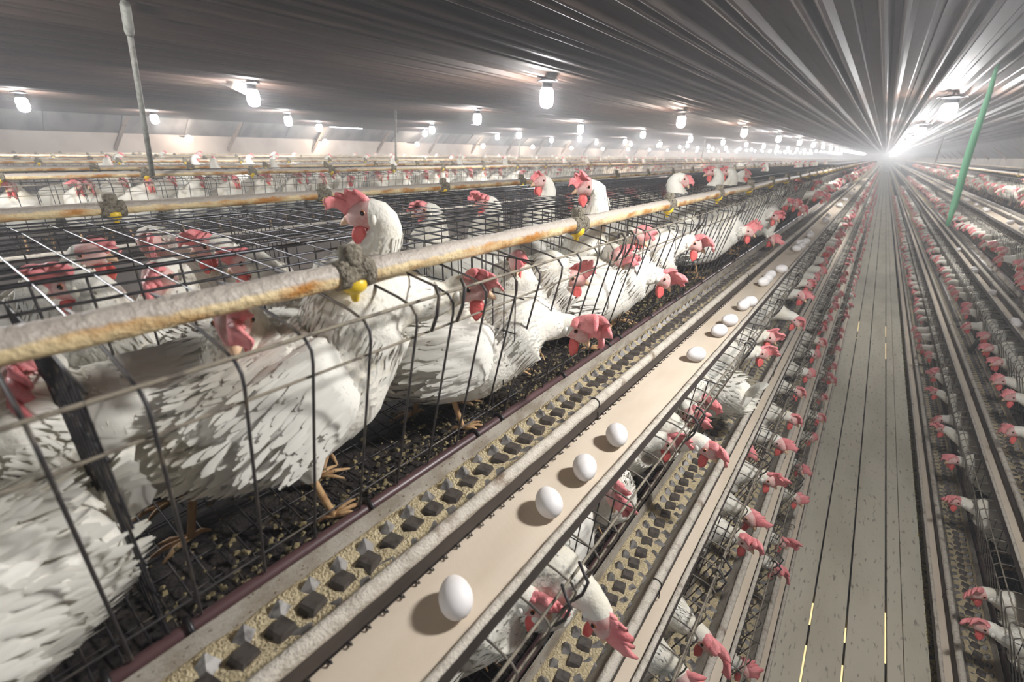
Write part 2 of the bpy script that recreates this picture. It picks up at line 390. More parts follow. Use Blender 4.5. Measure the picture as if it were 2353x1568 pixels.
# ------------------------------------------------------------------ cages (coordinates of the top tier; other tiers are shifted)
OX, OZ = -.517, -.54                        # front bottom edge
W = .58; YP = .045                           # cage width, first partition
TIERS = [(0, 0), (.195, -.40), (.33, -.805), (.45, -1.205)]
MIR = .745                                  # mirror line (x -> MIR - x) of the row across the walkway
MIRB = -2.03                                # mirror line of the back side of the nearest row
PER = -2.77                                 # row pitch
def wire_path(y, top_back=-.78):
    """one bent wire: along the roof, round the corner and down the leaning front"""
    return [(top_back, y, -.157), (-.65, y, -.160), (-.54, y, -.170), (-.47, y, -.181), (-.445, y, -.188), (-.436, y, -.199), (-.437, y, -.215),
            (-.459, y, -.30), (-.492, y, -.43), (-.514, y, -.513)]
def cage_meshes(lod, sx, back=-.78, fine=True, low=False):
    """front_panel, roof_panel, partition, back_panel, floor_panel, latch, clip_ring in unit space (origin: front bottom, start of unit)"""
    def L(p):                               # the lower tiers lean a little farther out at the top
        d = .034 * max(0, min(1, (p[2] + .525) / .33)) if low and p[0] > -.53 else 0
        return (p[0] - OX + d, p[1], p[2] - OZ)
    n = 5 if lod == 0 else 4; wr = .0019
    fr = MB(); rf = MB(); pa = MB(); bk = MB(); fl = MB(); la = MB(); cl = MB()
    for k in range(8):
        y = .036 + .0725 * k + (.0 if lod else random.uniform(-.004, .004))
        fr.tube([L(p) for p in wire_path(y, -.60)], wr, n, False)
    for (x, z, r) in ((-.449, -.186, .0024), (-.445, -.232, .0018)): fr.cur = 1; fr.tube([L((x, .0003, z)), L((x, W - .0003, z))], r, n, False)
    fr.cur = 0; fr.tube([L((-.505, 0, -.475)), L((-.505, W, -.475))], .0015, n, False)
    xs = [-.60, -.66, -.72]
    for x in xs: rf.tube([L((x, 0, -.1595)), L((x, W, -.1595))], .0017, 4, False)
    rf.tube([L((-.78, 0, -.155)), L((-.78, W, -.155))], .0034, n, False)
    if not low:
        for x in (-.84, -.90, -.96): rf.tube([L((x, 0, -.1572)), L((x, W, -.1572))], .0017, 4, False)
    ny = 10 if fine else 8
    for k in range(ny):
        y = W / ny * (k + .5); rf.tube([L((-.58, y, -.163)), L((-.78, y, -.155))] + ([] if low else [L((-1.012, y, -.155))]), .0016, 4, False)
    # partition between two cages
    for k in range(13):
        x = -.465 - .026 * k; f = (-.517 - x) / .08
        ztop = -.17; zb = -.525 if x < -.53 else -.510
        if x > -.517: zb = -.215 - (-.437 - x) * 3.9
        pa.tube([L((x, .001, zb)), L((x, .001, ztop))], .0014, 4, False)
    for z in (-.17, -.24, -.31, -.38, -.45, -.51):
        xf = -.517 + .25 * (z + .525); pa.tube([L((xf, .001, z)), L((-.78, .001, z))], .0015, 4, False)
    for k in range(11 if fine else 6):
        y = W / (11 if fine else 6) * (k + .5); bk.tube([L((-.78, y, -.157)), L((-.78, y, -.52))], .0016, 4, False)
    for z in (-.19, -.23, -.32, -.42): bk.tube([L((-.782, 0, z)), L((-.782, W, z))], .0015, 4, False)
    # floor mesh
    for k in range(22):
        y = W / 22 * (k + .5)
        fl.tube([L((-.78 if low else -1.012, y, -.517)), L((-.78, y, -.517)), L((-.512, y, -.5395))] if not low else [L((-.78, y, -.517)), L((-.512, y, -.5395))], .0014, 4, False)
    for k in range(6): x = -.78 + .05 * k; fl.tube([L((x, 0, -.5185 - .023 * (x + .78) / .263)), L((x, W, -.5185 - .023 * (x + .78) / .263))], .0013, 4, False)
    if not low:
        for k in range(5): fl.tube([L((-.98 + .045 * k, 0, -.5155)), L((-.98 + .045 * k, W, -.5155))], .0013, 4, False)
    # wire latch loops that stand over the front corner
    for y in (.355, .405):
        la.tube([L(p) for p in [(-.440, y, -.23), (-.428, y, -.205), (-.422, y, -.176), (-.434, y + .006, -.168), (-.448, y + .02, -.172), (-.452, y + .03, -.186)]], .0026, 6)
    ring = [(.0137 * math.cos(a), .0, .015 + .0137 * math.sin(a)) for a in [2 * math.pi * q / 12 for q in range(13)]]
    cl.tube(ring, .0033, 6, False)
    out = {'front_panel': fr.mesh('front_panel', ['mid_wire' if low else 'dark_wire', 'dusty_wire'], True, sx), 'roof_panel': rf.mesh('roof_panel', 'mid_wire' if low else 'steel_wire', True, sx),
           'partition': pa.mesh('partition', 'partition_wire', True, sx), 'back_panel': bk.mesh('back_panel', 'dark_wire', True, sx),
           'floor_panel': fl.mesh('floor_panel', 'dark_wire', True, sx), 'latch': la.mesh('latch', 'dark_wire', True, sx), 'clip_ring': cl.mesh('clip_ring', 'black_clip', True, sx)}
    return out
random.seed(3)
CM = {(l, s, w): cage_meshes(l, s, fine=(l == 0), low=w) for l in (0, 1) for s in (1, -1) for w in (False, True)}
TN = ['top', 'second', 'third', 'bottom']
def FX(x, dx, sx, shift=0.):
    """world x of a top-tier x for a tier shifted by dx; sx -1 mirrors"""
    return (x + dx + shift) if sx > 0 else (MIR - (x + dx) + shift)
def cage_run(rowname, dx, dz, sx, k0, k1, shift, parts, mirror=None):
    for k in range(k0, k1):
        y = YP + W * k
        x = FX(OX, dx, sx, shift) if mirror is None else mirror - (OX + dx)
        t = root('wire_cage', (x, y, OZ + dz), '%s wire cage from the near end %s' % (nth(k - k0), rowname), 'cage', 'wire cages ' + rowname)
        M = CM[(0 if y < 3 else 1, sx, dz < -.1)]
        for p in parts:
            if p in ('latch', 'clip_ring') and y > 5: continue
            if p == 'clip_ring':
                for yc in (.02, .272, .524): link(p, M[p], t, (0, yc, 0))
            else: link(p, M[p], t)
ALLP = ('front_panel', 'roof_panel', 'partition', 'back_panel', 'floor_panel', 'latch', 'clip_ring')
KEND = 22
YE = YP + W * KEND                          # where single cages end
for i, (dx, dz) in enumerate(TIERS):
    cage_run('on the %s tier of the nearest row' % TN[i], dx, dz, 1, (-1, 0, 0, 1)[i], KEND, 0, ALLP)
for i, (dx, dz) in enumerate(TIERS):
    cage_run('on the %s tier across the walkway' % TN[i], dx, dz, -1, 1 if i > 1 else 3, KEND, 0, ALLP[:6] if i == 0 else ('front_panel', 'roof_panel', 'partition', 'floor_panel', 'clip_ring'))
cage_run('on the back side of the nearest row', 0, 0, -1, -1, KEND, 0, ('roof_panel', 'back_panel', 'floor_panel', 'partition'), mirror=MIRB)
cage_run('on the top tier of the row behind', 0, 0, 1, 0, KEND, PER, ('front_panel', 'roof_panel', 'partition', 'floor_panel', 'back_panel'))

def far_cages(label, dx, dz, sx, shift, mirror, y0, step, front=True, group=None):
    mb = MB(); X = lambda x: (x - OX) * sx
    for (x, z, r) in ((-.449, -.186, .004), (-.445, -.232, .003), (-.6, -.160, .0025), (-.69, -.158, .0025), (-.78, -.155, .004)):
        mb.tube([(X(x), y0, z - OZ), (X(x), YF - 1, z - OZ)], r, 4, False)
    y = y0
    while y < min(YF - 1, 45):
        P = wire_path(y) if front else wire_path(y)[:5]
        mb.tube([(X(p[0]), p[1], p[2] - OZ) for p in P], .0022 if y < 25 else .003, 3, False)
        y += step * (1 if y < 22 else 2.5)
    x = FX(OX, dx, sx, shift) if mirror is None else mirror - (OX + dx) + shift
    o = link('cage_bank', mb.mesh('cage_bank', 'dark_wire'), None, (x, 0, OZ + dz + CZ)); tag(o, label, 'cages', group)
for i, (dx, dz) in enumerate(TIERS):
    far_cages('long bank of wire cages far down the %s tier of the nearest row' % TN[i], dx, dz, 1, 0, None, YE, .1)
    far_cages('long bank of wire cages far down the %s tier across the walkway' % TN[i], dx, dz, -1, 0, None, YE, .12)
far_cages('long bank of wire cages far down the back of the nearest row', 0, 0, -1, 0, MIRB, YE, .14, False)
far_cages('long bank of wire cages far down the row behind', 0, 0, 1, PER, None, YE, .14)
RN = ['second', 'third', 'fourth', 'fifth']
far_cages('long bank of wire cages on the far side of the second row', 0, 0, -1, PER, MIRB, -.6, .09)
for r in (2, 3):
    far_cages('long bank of wire cages on the front side of the %s row' % RN[r - 1], 0, 0, 1, PER * r, None, -.6, .09)
    far_cages('long bank of wire cages on the far side of the %s row' % RN[r - 1], 0, 0, -1, PER * r, MIRB, -.6, .12)
far_cages('long bank of wire cages on the front side of the fifth row by the wall', 0, 0, 1, PER * 4, None, -.6, .12)
far_cages('long bank of wire cages on the back of the row across the walkway', 0, 0, 1, 2 * .3725 - 2 * -1.015 - 1.034 + 1.034, None, 2, .09)

# ------------------------------------------------------------------ long runs: pipes, troughs, belts
YS = frange(-1.13, 4, .25) + [6, 9, 14, 30, YF - 1]
def noisy_pipe(r, y0, y1, seed, n=12):
    mb = MB(); P = []; R = []
    ys = frange(y0, min(5, y1), .022) + ([v for v in (6, 8, 11, 15, 25, 45, YF - 1) if v < y1 + 1])
    rings = []
    for y in ys:
        ring = []
        for j in range(n):
            a = 2 * math.pi * j / n
            k = 1 + (.16 * noise.noise(V((math.cos(a) * 1.2, y * 26, seed))) + .14 * max(0, math.sin(a))) 
            ring.append((r * k * math.cos(a), y, r * k * math.sin(a) + .004 * noise.noise(V((y * 1.3, seed, 2)))))
        rings.append(ring)
    mb.rings([list(reversed(q)) for q in rings]); return mb
def tee_mesh(sx=1):
    a = MB(); rg = random.Random(5)
    R = []
    for (y, r) in ((-.032, .019), (-.03, .023), (-.014, .024), (-.012, .021), (.012, .021), (.014, .025), (.03, .024), (.032, .019)):
        R.append([(r * math.cos(2 * math.pi * -j / 12) * rg.uniform(.94, 1.08), y, r * math.sin(2 * math.pi * -j / 12) * rg.uniform(.94, 1.08)) for j in range(12)])
    a.rings(R); a.lathe([(.017, .01), (.018, .024), (.019, .036), (.017, .043), (.005, .045)], 10)
    b = MB(); b.lathe([(.004, -.047), (.006, -.045), (.008, -.034), (.014, -.03), (.021, -.024), (.022, -.012), (.016, -.006)], 10)
    return a.mesh('pipe_tee', 'fitting_dust', True, sx), b.mesh('nipple', 'nipple_yellow', True, sx)
TEE = tee_mesh()
def water_pipe(x, z, y0, label, ntee, yt0, seed, near=True):
    t = root('water_pipe', (x, 0, z), label, 'pipe')
    link('pipe', noisy_pipe(.0145, y0, YF - 1, seed).mesh('pipe', 'water_pipe_plastic'), t)
    for k in range(ntee):
        e = link('pipe_tee', TEE[0], t, (0, yt0 + W * k, 0)); link('nipple', TEE[1], e); e.scale = (.82, .82, .82)
water_pipe(-.512, -.1478, -1.13, 'dust-topped cream water pipe along the roof of the nearest cages', 26, .335, 1.)
water_pipe(MIRB + .512, -.1478, -.7, 'dust-topped cream water pipe on the back of the nearest row', 22, .335, 2.)
water_pipe(-.512 + PER, -.1478, -.7, 'dust-topped cream water pipe on the front of the row behind', 22, .335, 3.)
water_pipe(MIRB + .512 + PER, -.1478, -.7, 'cream water pipe on the far side of the second row', 10, .335, 4.)
for r in (2, 3):
    water_pipe(-.512 + PER * r, -.1478, -.7, 'cream water pipe on the front side of the %s row' % RN[r - 1], 10, .335, 5. + r)
    water_pipe(MIRB + .512 + PER * r, -.1478, -.7, 'cream water pipe on the far side of the %s row' % RN[r - 1], 6, .335, 9. + r)
water_pipe(-.512 + PER * 4, -.1478, -.7, 'cream water pipe on the row next to the pale side wall', 6, .335, 15.)
water_pipe(MIR + .512, -.1478, 2, 'cream water pipe along the roof of the cages across the walkway', 10, 2.655, 16.)
water_pipe(MIR + .512 + 1.006, -.1478, 2, 'cream water pipe on the back of the row across the walkway', 6, 2.655, 17.)

CH = {}
def chain_mesh(y0, y1, sx):
    """flat feed chain: raised dark cups in the middle, sharp plates to either side"""
    mb = MB(); rg = random.Random(8); y = y0
    while y < y1:
        j = rg.uniform(-.002, .002)
        mb.cur = 1; mb.frust((.001 + j, y, -.001), .0150, .0145, .0115, .0100, .0130, .22, (0, .0035))
        mb.cur = 0
        mb.frust((.0265 + j, y + .012, .001), .0135, .0150, .012, .0015, .0075, -.45, (.001, .012))
        mb.frust((-.025 + j, y + .012, 0), .0130, .0125, .0012, .0012, .0185, .5, (-.002, .006))
        y += .0425
    return mb.mesh('feed_chain', ['chain_steel', 'chain_dark'], False, sx)
def feed_mesh(y0, y1, sx, seed):
    mb = MB(); ys = frange(y0, 3.2, .02) + [4, 6, 9, 14, 30, YF - 1]; G = []
    for y in ys:
        row = []
        for j in range(9):
            u = j / 8; x = -.046 + .082 * u
            h = .006 * noise.noise(V((x * 40, y * 22, seed))) + .004 * noise.noise(V((x * 110, y * 70, seed + 3))) + .004 * (abs(u - .5) * 2)
            row.append((x, y, -.004 + h))
        G.append(row)
    mb.plate(G, .004); return mb.mesh('feed', 'feed_mash', True, sx)
FEED = {s: feed_mesh(-1.13, YF, s, 2. + s) for s in (1, -1)}
CHN = {s: chain_mesh(-1.1, 13, s) for s in (1, -1)}
def trough(x, z, sx, label, full=True):
    """feed trough: speckled back wall, rolled dusty front lip; origin is the middle of the feed"""
    t = root('feed_trough', (x, 0, z), label, 'trough')
    mb = MB(); mb.sheet([(-.054, .026), (-.047, .000), (-.044, -.010), (.034, -.010), (.04, -.004), (.0655, .036)], .002, YS)
    link('trough_bed', mb.mesh('trough_bed', 'trough_sheet', False, sx), t)
    mb = MB(); mb.sheet([(.0655, .036), (.079, .036), (.080, .009), (.074, .008)], .0018, YS)
    link('outer_face', mb.mesh('outer_face', 'dark_sheet', False, sx), t)
    mb = noisy_pipe(.0105, -1.13, YF - 1, 30 + x, 10); mb.v = [(a + .073, b, c + .0405) for (a, b, c) in mb.v]
    link('rolled_lip', mb.mesh('rolled_lip', 'dust_lip', True, sx), t)
    for k in range(0, 8):
        y = .80 + 1.45 * k; m2 = MB()
        m2.tube([(.073 + .0122 * math.cos(a), y, .0405 + .0122 * math.sin(a)) for a in [2 * math.pi * q / 12 - 1.9 for q in range(9)]] + [(.083, y + .002, .018), (.083, y + .006, -.006)], .0016, 6)
        link('wire_hook', m2.mesh('wire_hook', 'black_clip', True, sx), t)
    link('feed', FEED[sx], t)['kind'] = 'stuff'
    link('feed_chain', CHN[sx], t, (0, 0, -.005))
def front_bar(x, z, label):
    mb = MB(); mb.tube([(0, y, 0) for y in YS], .0095, 12); o = link('front_bar', mb.mesh('front_bar', 'brown_pipe'), None, (x, 0, z + CZ)); tag(o, label, 'pipe')
def belt(x0, x1, z, sx, label_b, label_t, ys=YS):
    xc = (x0 + x1) / 2; h = abs(x1 - x0) / 2
    mb = MB(); mb.box(-h, h, ys[0], ys[-1], -.0025, 0)
    tag(link('egg_belt', mb.mesh('egg_belt', 'woven_belt', False), None, (xc, 0, z + CZ)), label_b, 'belt')
    mb = MB(); e = h + .001
    mb.sheet([(-e - .003, .001), (-e - .002, -.0036), (e + .001, -.0036), (e + .003, .007), (e + .011, .009), (e + .014, -.010)], .0015, ys)
    t = tag(link('belt_tray', mb.mesh('belt_tray', 'dark_sheet', False, sx), None, (xc, 0, z + CZ)), label_t, 'tray')
    mb = noisy_pipe(.0048, ys[0], ys[-1], 3 + x0, 8); mb.v = [(a * 1.3 + e + .0075, b, c * .8 + .0105) for (a, b, c) in mb.v]
    link('dusty_rim', mb.mesh('dusty_rim', 'dust_lip', True, sx), t)
    if z > -.55:                             # curled ends of wire along the inner edge of the belt
        mb = MB(); y = ys[0] + .02
        while y < 7:
            mb.tube([(-e - .001, y, .0015), (-e + .006, y, .002), (-e + .0095, y, .0052), (-e + .007, y, .0078)], .0012, 4); y += .0262
        link('egg_guard', mb.mesh('egg_guard', 'dark_wire', True, sx), t)
for i, (dx, dz) in enumerate(TIERS):
    for sx, nm in ((1, 'of the nearest row'), (-1, 'across the walkway')):
        trough(FX(-.447, dx, sx), -.5435 + dz, sx, 'feed trough with feed chain on the %s tier %s' % (TN[i], nm))
        front_bar(FX(-.517, dx, sx), -.525 + dz, 'brown round bar along the cage fronts on the %s tier %s' % (TN[i], nm))
        a, b = (-.366, -.262) if i == 0 else (-.440, -.342)
        xa, xb = sorted((FX(a, dx, sx), FX(b, dx, sx)))
        belt(xa, xb, -.5415 + dz + (0 if i == 0 else -.0155), sx, 'tan woven egg belt under the %s tier trough %s' % (TN[i], nm), 'steel tray under the egg belt on the %s tier %s' % (TN[i], nm))
trough(FX(-.447, 0, 1, PER), -.5435, 1, 'feed trough on the row behind')
# dropping boards and dark floors below the cages
def board(pts, label, sx=1):
    mb = MB(); x0, z0 = pts[0]
    mb.sheet([((x - x0), z - z0) for x, z in pts], .002 * (-1 if pts[1][0] > x0 else 1), YS)
    tag(link('dropping_board', mb.mesh('dropping_board', 'manure', False), None, (x0, 0, z0 + CZ)), label, 'board')
for i, (dx, dz) in enumerate(TIERS):
    board(([(-.535 + dx, -.5445 + dz), (-.69 + dx, -.5465 + dz), (-.80 + dx, -.60 + dz)] + ([(-.97 + min(dx, .1), -.70 + dz)] if i < 3 else [])), 'dark caked board under the cage floors of the %s tier, nearest row' % TN[i])
    board(([(MIR + .535 - dx, -.5445 + dz), (MIR + .69 - dx, -.5465 + dz), (MIR + .80 - dx, -.60 + dz)] + ([(MIR + .97 - min(dx, .1), -.70 + dz)] if i < 3 else [])), 'dark caked board under the cage floors of the %s tier across the walkway' % TN[i])
board([(MIRB + .525, -.556), (MIRB + .80, -.60), (MIRB + .97, -.70)], 'dark caked board under the cages on the back of the nearest row')
for r in (1, 2, 3, 4):
    board([(-.40 + PER * r, -.57), (-1.63 + PER * r, -.57)], 'dark caked board under the cages of the %s row' % RN[r - 1])
# steel stands that carry the tiers
def stand(k, y, sx):
    t = MB(); nm = 'nearest row' if sx > 0 else 'row across the walkway'
    X = lambda x: x * sx
    t.tube([(0, 0, 0), (X(-.10), 0, .62), (X(-.62), 0, 1.31)], .014, 6)
    t.tube([(X(-1.0), 0, 0), (X(-1.0), 0, 1.33)], .014, 6)
    for z, a in ((.095, -.02), (.495, -.075), (.90, -.28), (1.306, -.60)): t.tube([(X(-1.0), 0, z - .012), (X(a + .06), 0, z - .012)], .010, 6)
    x = -.05 if sx > 0 else MIR + .05
    tag(link('cage_stand', t.mesh('cage_stand', 'stand_steel'), None, (x, y, ZF + CZ)), '%s steel stand from the near end under the cages of the %s' % (nth(k), nm), 'stand', 'cage stands of the ' + nm)
for k in range(5):
    stand(k, .03 + 2.9 * k, 1); stand(k, 1.77 + 2.9 * k, -1)

# ------------------------------------------------------------------ hens
def bez(a, b, c, d, t):
    s = 1 - t
    return a * s ** 3 + b * 3 * s * s * t + c * 3 * s * t * t + d * t ** 3
BODY = [(-.182, .036, .010, .012), (-.170, .033, .032, .034), (-.142, .022, .058, .063), (-.090, .006, .083, .090), (-.02, -.004, .095, .103), (.047, 0, .092, .100), (.095, .016, .075, .084), (.126, .040, .056, .063)]
def hen_frames(pitch, hb, head, hdir, n_body, n_neck):
    """centres, frames and radii along tail - body - neck - head, in hen space (x forward, feet at z 0)"""
    cp, sp = math.cos(pitch), math.sin(pitch)
    bf = lambda s, d: V((s * cp - d * sp, 0, hb + s * sp + d * cp))
    pts = []
    for i in range(len(BODY) - 1):
        a, b = BODY[i], BODY[i + 1]
        k = max(1, round(n_body * (b[0] - a[0]) / .31))
        for q in range(k):
            t = q / k; sm = t
            pts.append((bf(a[0] + (b[0] - a[0]) * t, a[1] + (b[1] - a[1]) * sm), a[2] + (b[2] - a[2]) * sm, a[3] + (b[3] - a[3]) * sm))
    hd = hdir.normalized(); hup = V((0, 0, 1)) - hd * hd.z
    if hup.length < .2: hup = V((-1, 0, 0)) - hd * -hd.x
    hup.normalize()
    nb = bf(.131, .046); hbk = head - hd * .022 - hup * .004
    L = (hbk - nb).length
    d0 = V((cp * .75 - sp * .66, 0, sp * .75 + cp * .66))
    d1 = (hd * .55 + hup * .75).normalized()
    c1 = nb + d0 * L * .42; c2 = hbk - d1 * L * .36
    for q in range(n_neck + 1):
        t = q / n_neck
        p = bez(nb, c1, c2, hbk, t)
        w = .055 * (1 - t) ** 1.6 + .021 + .004 * (1 - t); pts.append((p, w, w * 1.08))
    for (o, w, h, dz) in ((.012, .0215, .0245, .003), (.024, .0205, .023, .004), (.036, .017, .0185, .002), (.046, .0125, .0135, -.002), (.053, .008, .009, -.004)):
        pts.append((hbk + hd * o + hup * dz, w, h))
    # smooth radii at the joint
    cs = [p[0] for p in pts]; F = []
    lat = V((0, 1, 0)); N = len(cs)
    for i in range(N):
        t = (cs[min(i + 1, N - 1)] - cs[max(i - 1, 0)]); t = t.normalized() if t.length > 1e-7 else V((1, 0, 0))
        lat = lat - t * lat.dot(t); lat.normalize(); F.append((t, lat.copy(), t.cross(lat)))
    W_ = [[p[1], p[2]] for p in pts]
    for _ in range(2):
        for i in range(2, N - 6):
            for q in (0, 1): W_[i][q] = (W_[i - 1][q] + 2 * W_[i][q] + W_[i + 1][q]) / 4
    return cs, F, W_, n_neck, hbk, hd, hup
def blade(mb, p, d, nrm, L, w, curl=.15, seg=3):
    side = d.cross(nrm)
    if side.length < 1e-6: return
    side.normalize(); rows = []
    for k in range(seg + 1):
        t = k / seg; ww = w * (.55 + .9 * t) * (1 if t < .7 else (1 - (t - .7) / .3 * .75))
        c = p + d * (L * t) + nrm * (L * curl * t * t + .001)
        rows += [c - side * ww / 2, c + nrm * ww * .10, c + side * ww / 2]
    fs = []
    for k in range(seg):
        for q in (0, 1): fs.append((k * 3 + q, k * 3 + q + 1, (k + 1) * 3 + q + 1, (k + 1) * 3 + q))
    mb.add(rows, fs)
def comb_grid(hbk, hd, hup, lat, H, flop, side, seed, ns, nr, fwd=.5):
    rg = random.Random(seed); G = []
    ph = [rg.uniform(.72, 1.2) for _ in range(7)]; D = (lat * side + hd * fwd - V((0, 0, .25))).normalized()
    lean = rg.uniform(-.010, .006)
    for i in range(ns):
        s = i / (ns - 1); x = .055 - .062 * s
        sc = s * 5.0 - .1; k = int(max(0, min(4, math.floor(sc)))); fr = abs((sc % 1) - .5) * 2
        env = (.40 + .6 * math.sin(math.pi * min(1, .16 + s * .82))) * ph[k]
        spike = 1 - fr ** 1.1
        base = hbk + hd * x + hup * (.0165 - .018 * max(0, (s - .72)) / .28 - .012 * max(0, .25 - s) / .25)
        col = []
        for j in range(nr):
            r = j / (nr - 1); top = .54 + .46 * spike
            h = H * env * r * (1 if r < .5 else 1 + (top - 1) * ((r - .5) / .5))
            fan = (s - .5) * .014 * r + (lean - .010 * fwd) * r
            a = flop * 1.8 * r ** 1.1 * (1 + .22 * math.sin(s * 7 + seed) + .1 * math.sin(s * 17 + seed))
            # integrate the bend roughly: height along the bent sheet
            up = h * (math.sin(a) / a if a > .05 else 1); ot = h * ((1 - math.cos(a)) / a if a > .05 else 0)
            cr = noise.noise(V((s * 6, r * 3, seed * 1.7))) * .006 * r
            col.append(base + lat * cr + hup * up + D * ot - hd * fan)
        G.append(col)
    return G
def hen_parts(pitch, hb, head, hdir, lod, seed=0, H=.046, flop=.9, side=1, legs=True, fluff=1.0):
    nbod, nnk, nr = ((26, 18, 26), (13, 9, 14), (7, 5, 7))[lod]
    cs, F, Wd, nn, hbk, hd, hup = hen_frames(pitch, hb, head, hdir, nbod, nnk)
    lat = hup.cross(hd); rg = random.Random(seed)
    out = {}; body = MB(); R = []; N = len(cs); face0 = N - 5
    for i in range(N):
        t, l, u = F[i]; w, h = Wd[i]; ring = []
        am = .0 if i > N - 7 else (.005, .0028, 0)[lod]
        for j in range(nr):
            a = 2 * math.pi * j / nr
            p = cs[i] + l * (w * math.cos(a)) + u * (h * math.sin(a))
            if am:
                q = p * 26 + V((seed * 3.1, 0, 0)); d = noise.noise(V((q.x * .55, q.y, q.z))) + .5 * noise.noise(q * 2.3)
                p = p + (p - cs[i]).normalized() * d * am
            ring.append(p)
        R.append(ring)
    body.rings(R)
    nf = len(body.f)
    for q in range(nf):
        if q // nr >= face0 - 0 and q < (N - 1) * nr: body.m[q] = 1
    # thighs and shanks
    def leg(mb, s):
        hip = V((.0 + .02 * math.sin(seed + s), s * .045, hb - .06)); hock = V((-.005, s * .05, min(.085, hb - .05))); foot = V((.015, s * .052, .008))
        k = len(mb.f)
        mb.cur = 0; mb.tube([hip, hip.lerp(hock, .5), hock], [.035, .027, .012], 10 if lod == 0 else 5, False)
        mb.cur = 1; mb.tube([hock, foot], [.0062, .0052], 7 if lod == 0 else 4, False)
        if lod == 0:
            for a, L in ((-.5, .045), (0, .055), (.5, .045), (3.1, .025)):
                d = V((math.cos(a), math.sin(a), 0)); mb.tube([foot, foot + d * L * .55 + V((0, 0, .003)), foot + d * L - V((0, 0, .004))], [.0046, .0038, .0018], 6)
        mb.cur = 0
    eyes = [hbk + hd * .020 + hup * .0065 + lat * s * .0195 for s in (1, -1)]
    G = comb_grid(hbk, hd, hup, lat, H, flop, side, seed, (31, 17, 11)[lod], (9, 6, 4)[lod])
    comb = MB(); comb.plate(G, (lambda a, b: .0075 - .004 * b) if lod < 2 else .004)
    def wat(s):
        mb = MB(); c0 = hbk + hd * .036 - hup * .014 + lat * s * .008; dn = (-hup * .5 - V((0, 0, .8))).normalized(); gg = []
        for i in range(7):
            t = i / 6; ww = .0125 * math.sin(math.pi * (.18 + .78 * t)); c = c0 + dn * (.034 * t)
            gg.append([c + hd * (ww * (q - 1.5) / 1.5) + lat * s * (.004 * t) for q in range(4)])
        mb.plate(gg, .004); return mb
    bk = MB(); b0 = hbk + hd * .050 - hup * .003
    bk.tube([b0 - hd * .006, b0 + hd * .006, b0 + hd * .014 - hup * .004, b0 + hd * .018 - hup * .007], [.0085, .0072, .004, .0012], 8 if lod < 2 else 4)
    tail = MB(); tb = cs[0] + F[0][0] * .02; tt = -F[0][0]; tu = F[0][2]
    for k in range(10 if lod == 0 else 5):
        a = (k / (9 if lod == 0 else 4) - .5)
        d = (tt * (1 - .3 * abs(a)) + tu * (.75 - abs(a) * .7) + F[0][1] * a * 1.0).normalized()
        n2 = (F[0][1] * (1 if a >= 0 else -1) + tu * .5); n2 = (n2 - d * n2.dot(d)).normalized()
        blade(tail, tb + F[0][1] * a * .03, d, n2, .058 + .02 * rg.random(), .024, .06, 4)
    if lod == 2:
        m = body.m; o = len(body.v)
        body.m = [0 if q == 1 else 0 for q in m]
        for src, mi in ((comb, 2), (bk, 3), (tail, 0), (wat(1), 2)):
            body.cur = mi; body.add(src.v, src.f)
        body.cur = 0
        for s in (1, -1): leg(body, s)
        body.m = [3 if (q == 1) else q for q in body.m]
        return body
    if lod == 1:
        for s in (1, -1):
            k = len(body.m); leg(body, s); body.m[k:] = [2 if q == 1 else 0 for q in body.m[k:]]
        out['body'] = [(body, ['plumage', 'face_skin', 'shank_skin'])]
        out['comb'] = [(comb, ['comb_skin'])]; out['wattle'] = [(wat(1), ['wattle_skin']), (wat(-1), ['wattle_skin'])]
        e = MB()
        for p in eyes: e.ball(p, .004, n=6, k=4)
        e.cur = 1; e.add(bk.v, bk.f)
        out['beak'] = [(bk, ['beak_horn'])]; out['tail'] = [(tail, ['feather'])]
        em = MB(); em.ball(eyes[0], .0042, n=6, k=4); e2 = MB(); e2.ball(eyes[1], .0042, n=6, k=4)
        out['eye'] = [(em, ['eye']), (e2, ['eye'])]
        return out
    # wispy contour feathers over back, breast and neck
    pl = MB()
    for i in range(3, N - 8):
        t, l, u = F[i]; w, h = Wd[i]; neck = i > N - 8 - nn
        cnt = max(8, int((2 * math.pi * (w + h) / 2) / (.0085 if not neck else .0080) * fluff))
        for q in range(cnt):
            a = 2 * math.pi * (q + rg.random() * .9 + (i % 2) * .5) / cnt
            nrm = (l * math.cos(a) * h + u * math.sin(a) * w).normalized()
            p = cs[i] + l * w * math.cos(a) * .995 + u * h * math.sin(a) * .995 + t * rg.uniform(-.006, .006)
            d = (-t + l * rg.uniform(-.3, .3) + u * rg.uniform(-.3, .3) - V((0, 0, .3 if not neck else .1)))
            d = (d - nrm * d.dot(nrm)).normalized()
            if neck: blade(pl, p, d, nrm, rg.uniform(.020, .034), rg.uniform(.004, .007), rg.uniform(.02, .08), 2)
            else: blade(pl, p, d, nrm, rg.uniform(.028, .048), rg.uniform(.006, .011), rg.uniform(-.02, .025), 3)
    wings = []
    cp, sp = math.cos(pitch), math.sin(pitch)
    def section(x):
        for q in range(len(BODY) - 1):
            a, b = BODY[q], BODY[q + 1]
            if a[0] <= x <= b[0]:
                t = (x - a[0]) / (b[0] - a[0]); return [a[k] + (b[k] - a[k]) * t for k in (1, 2, 3)]
        return BODY[-1][1:]
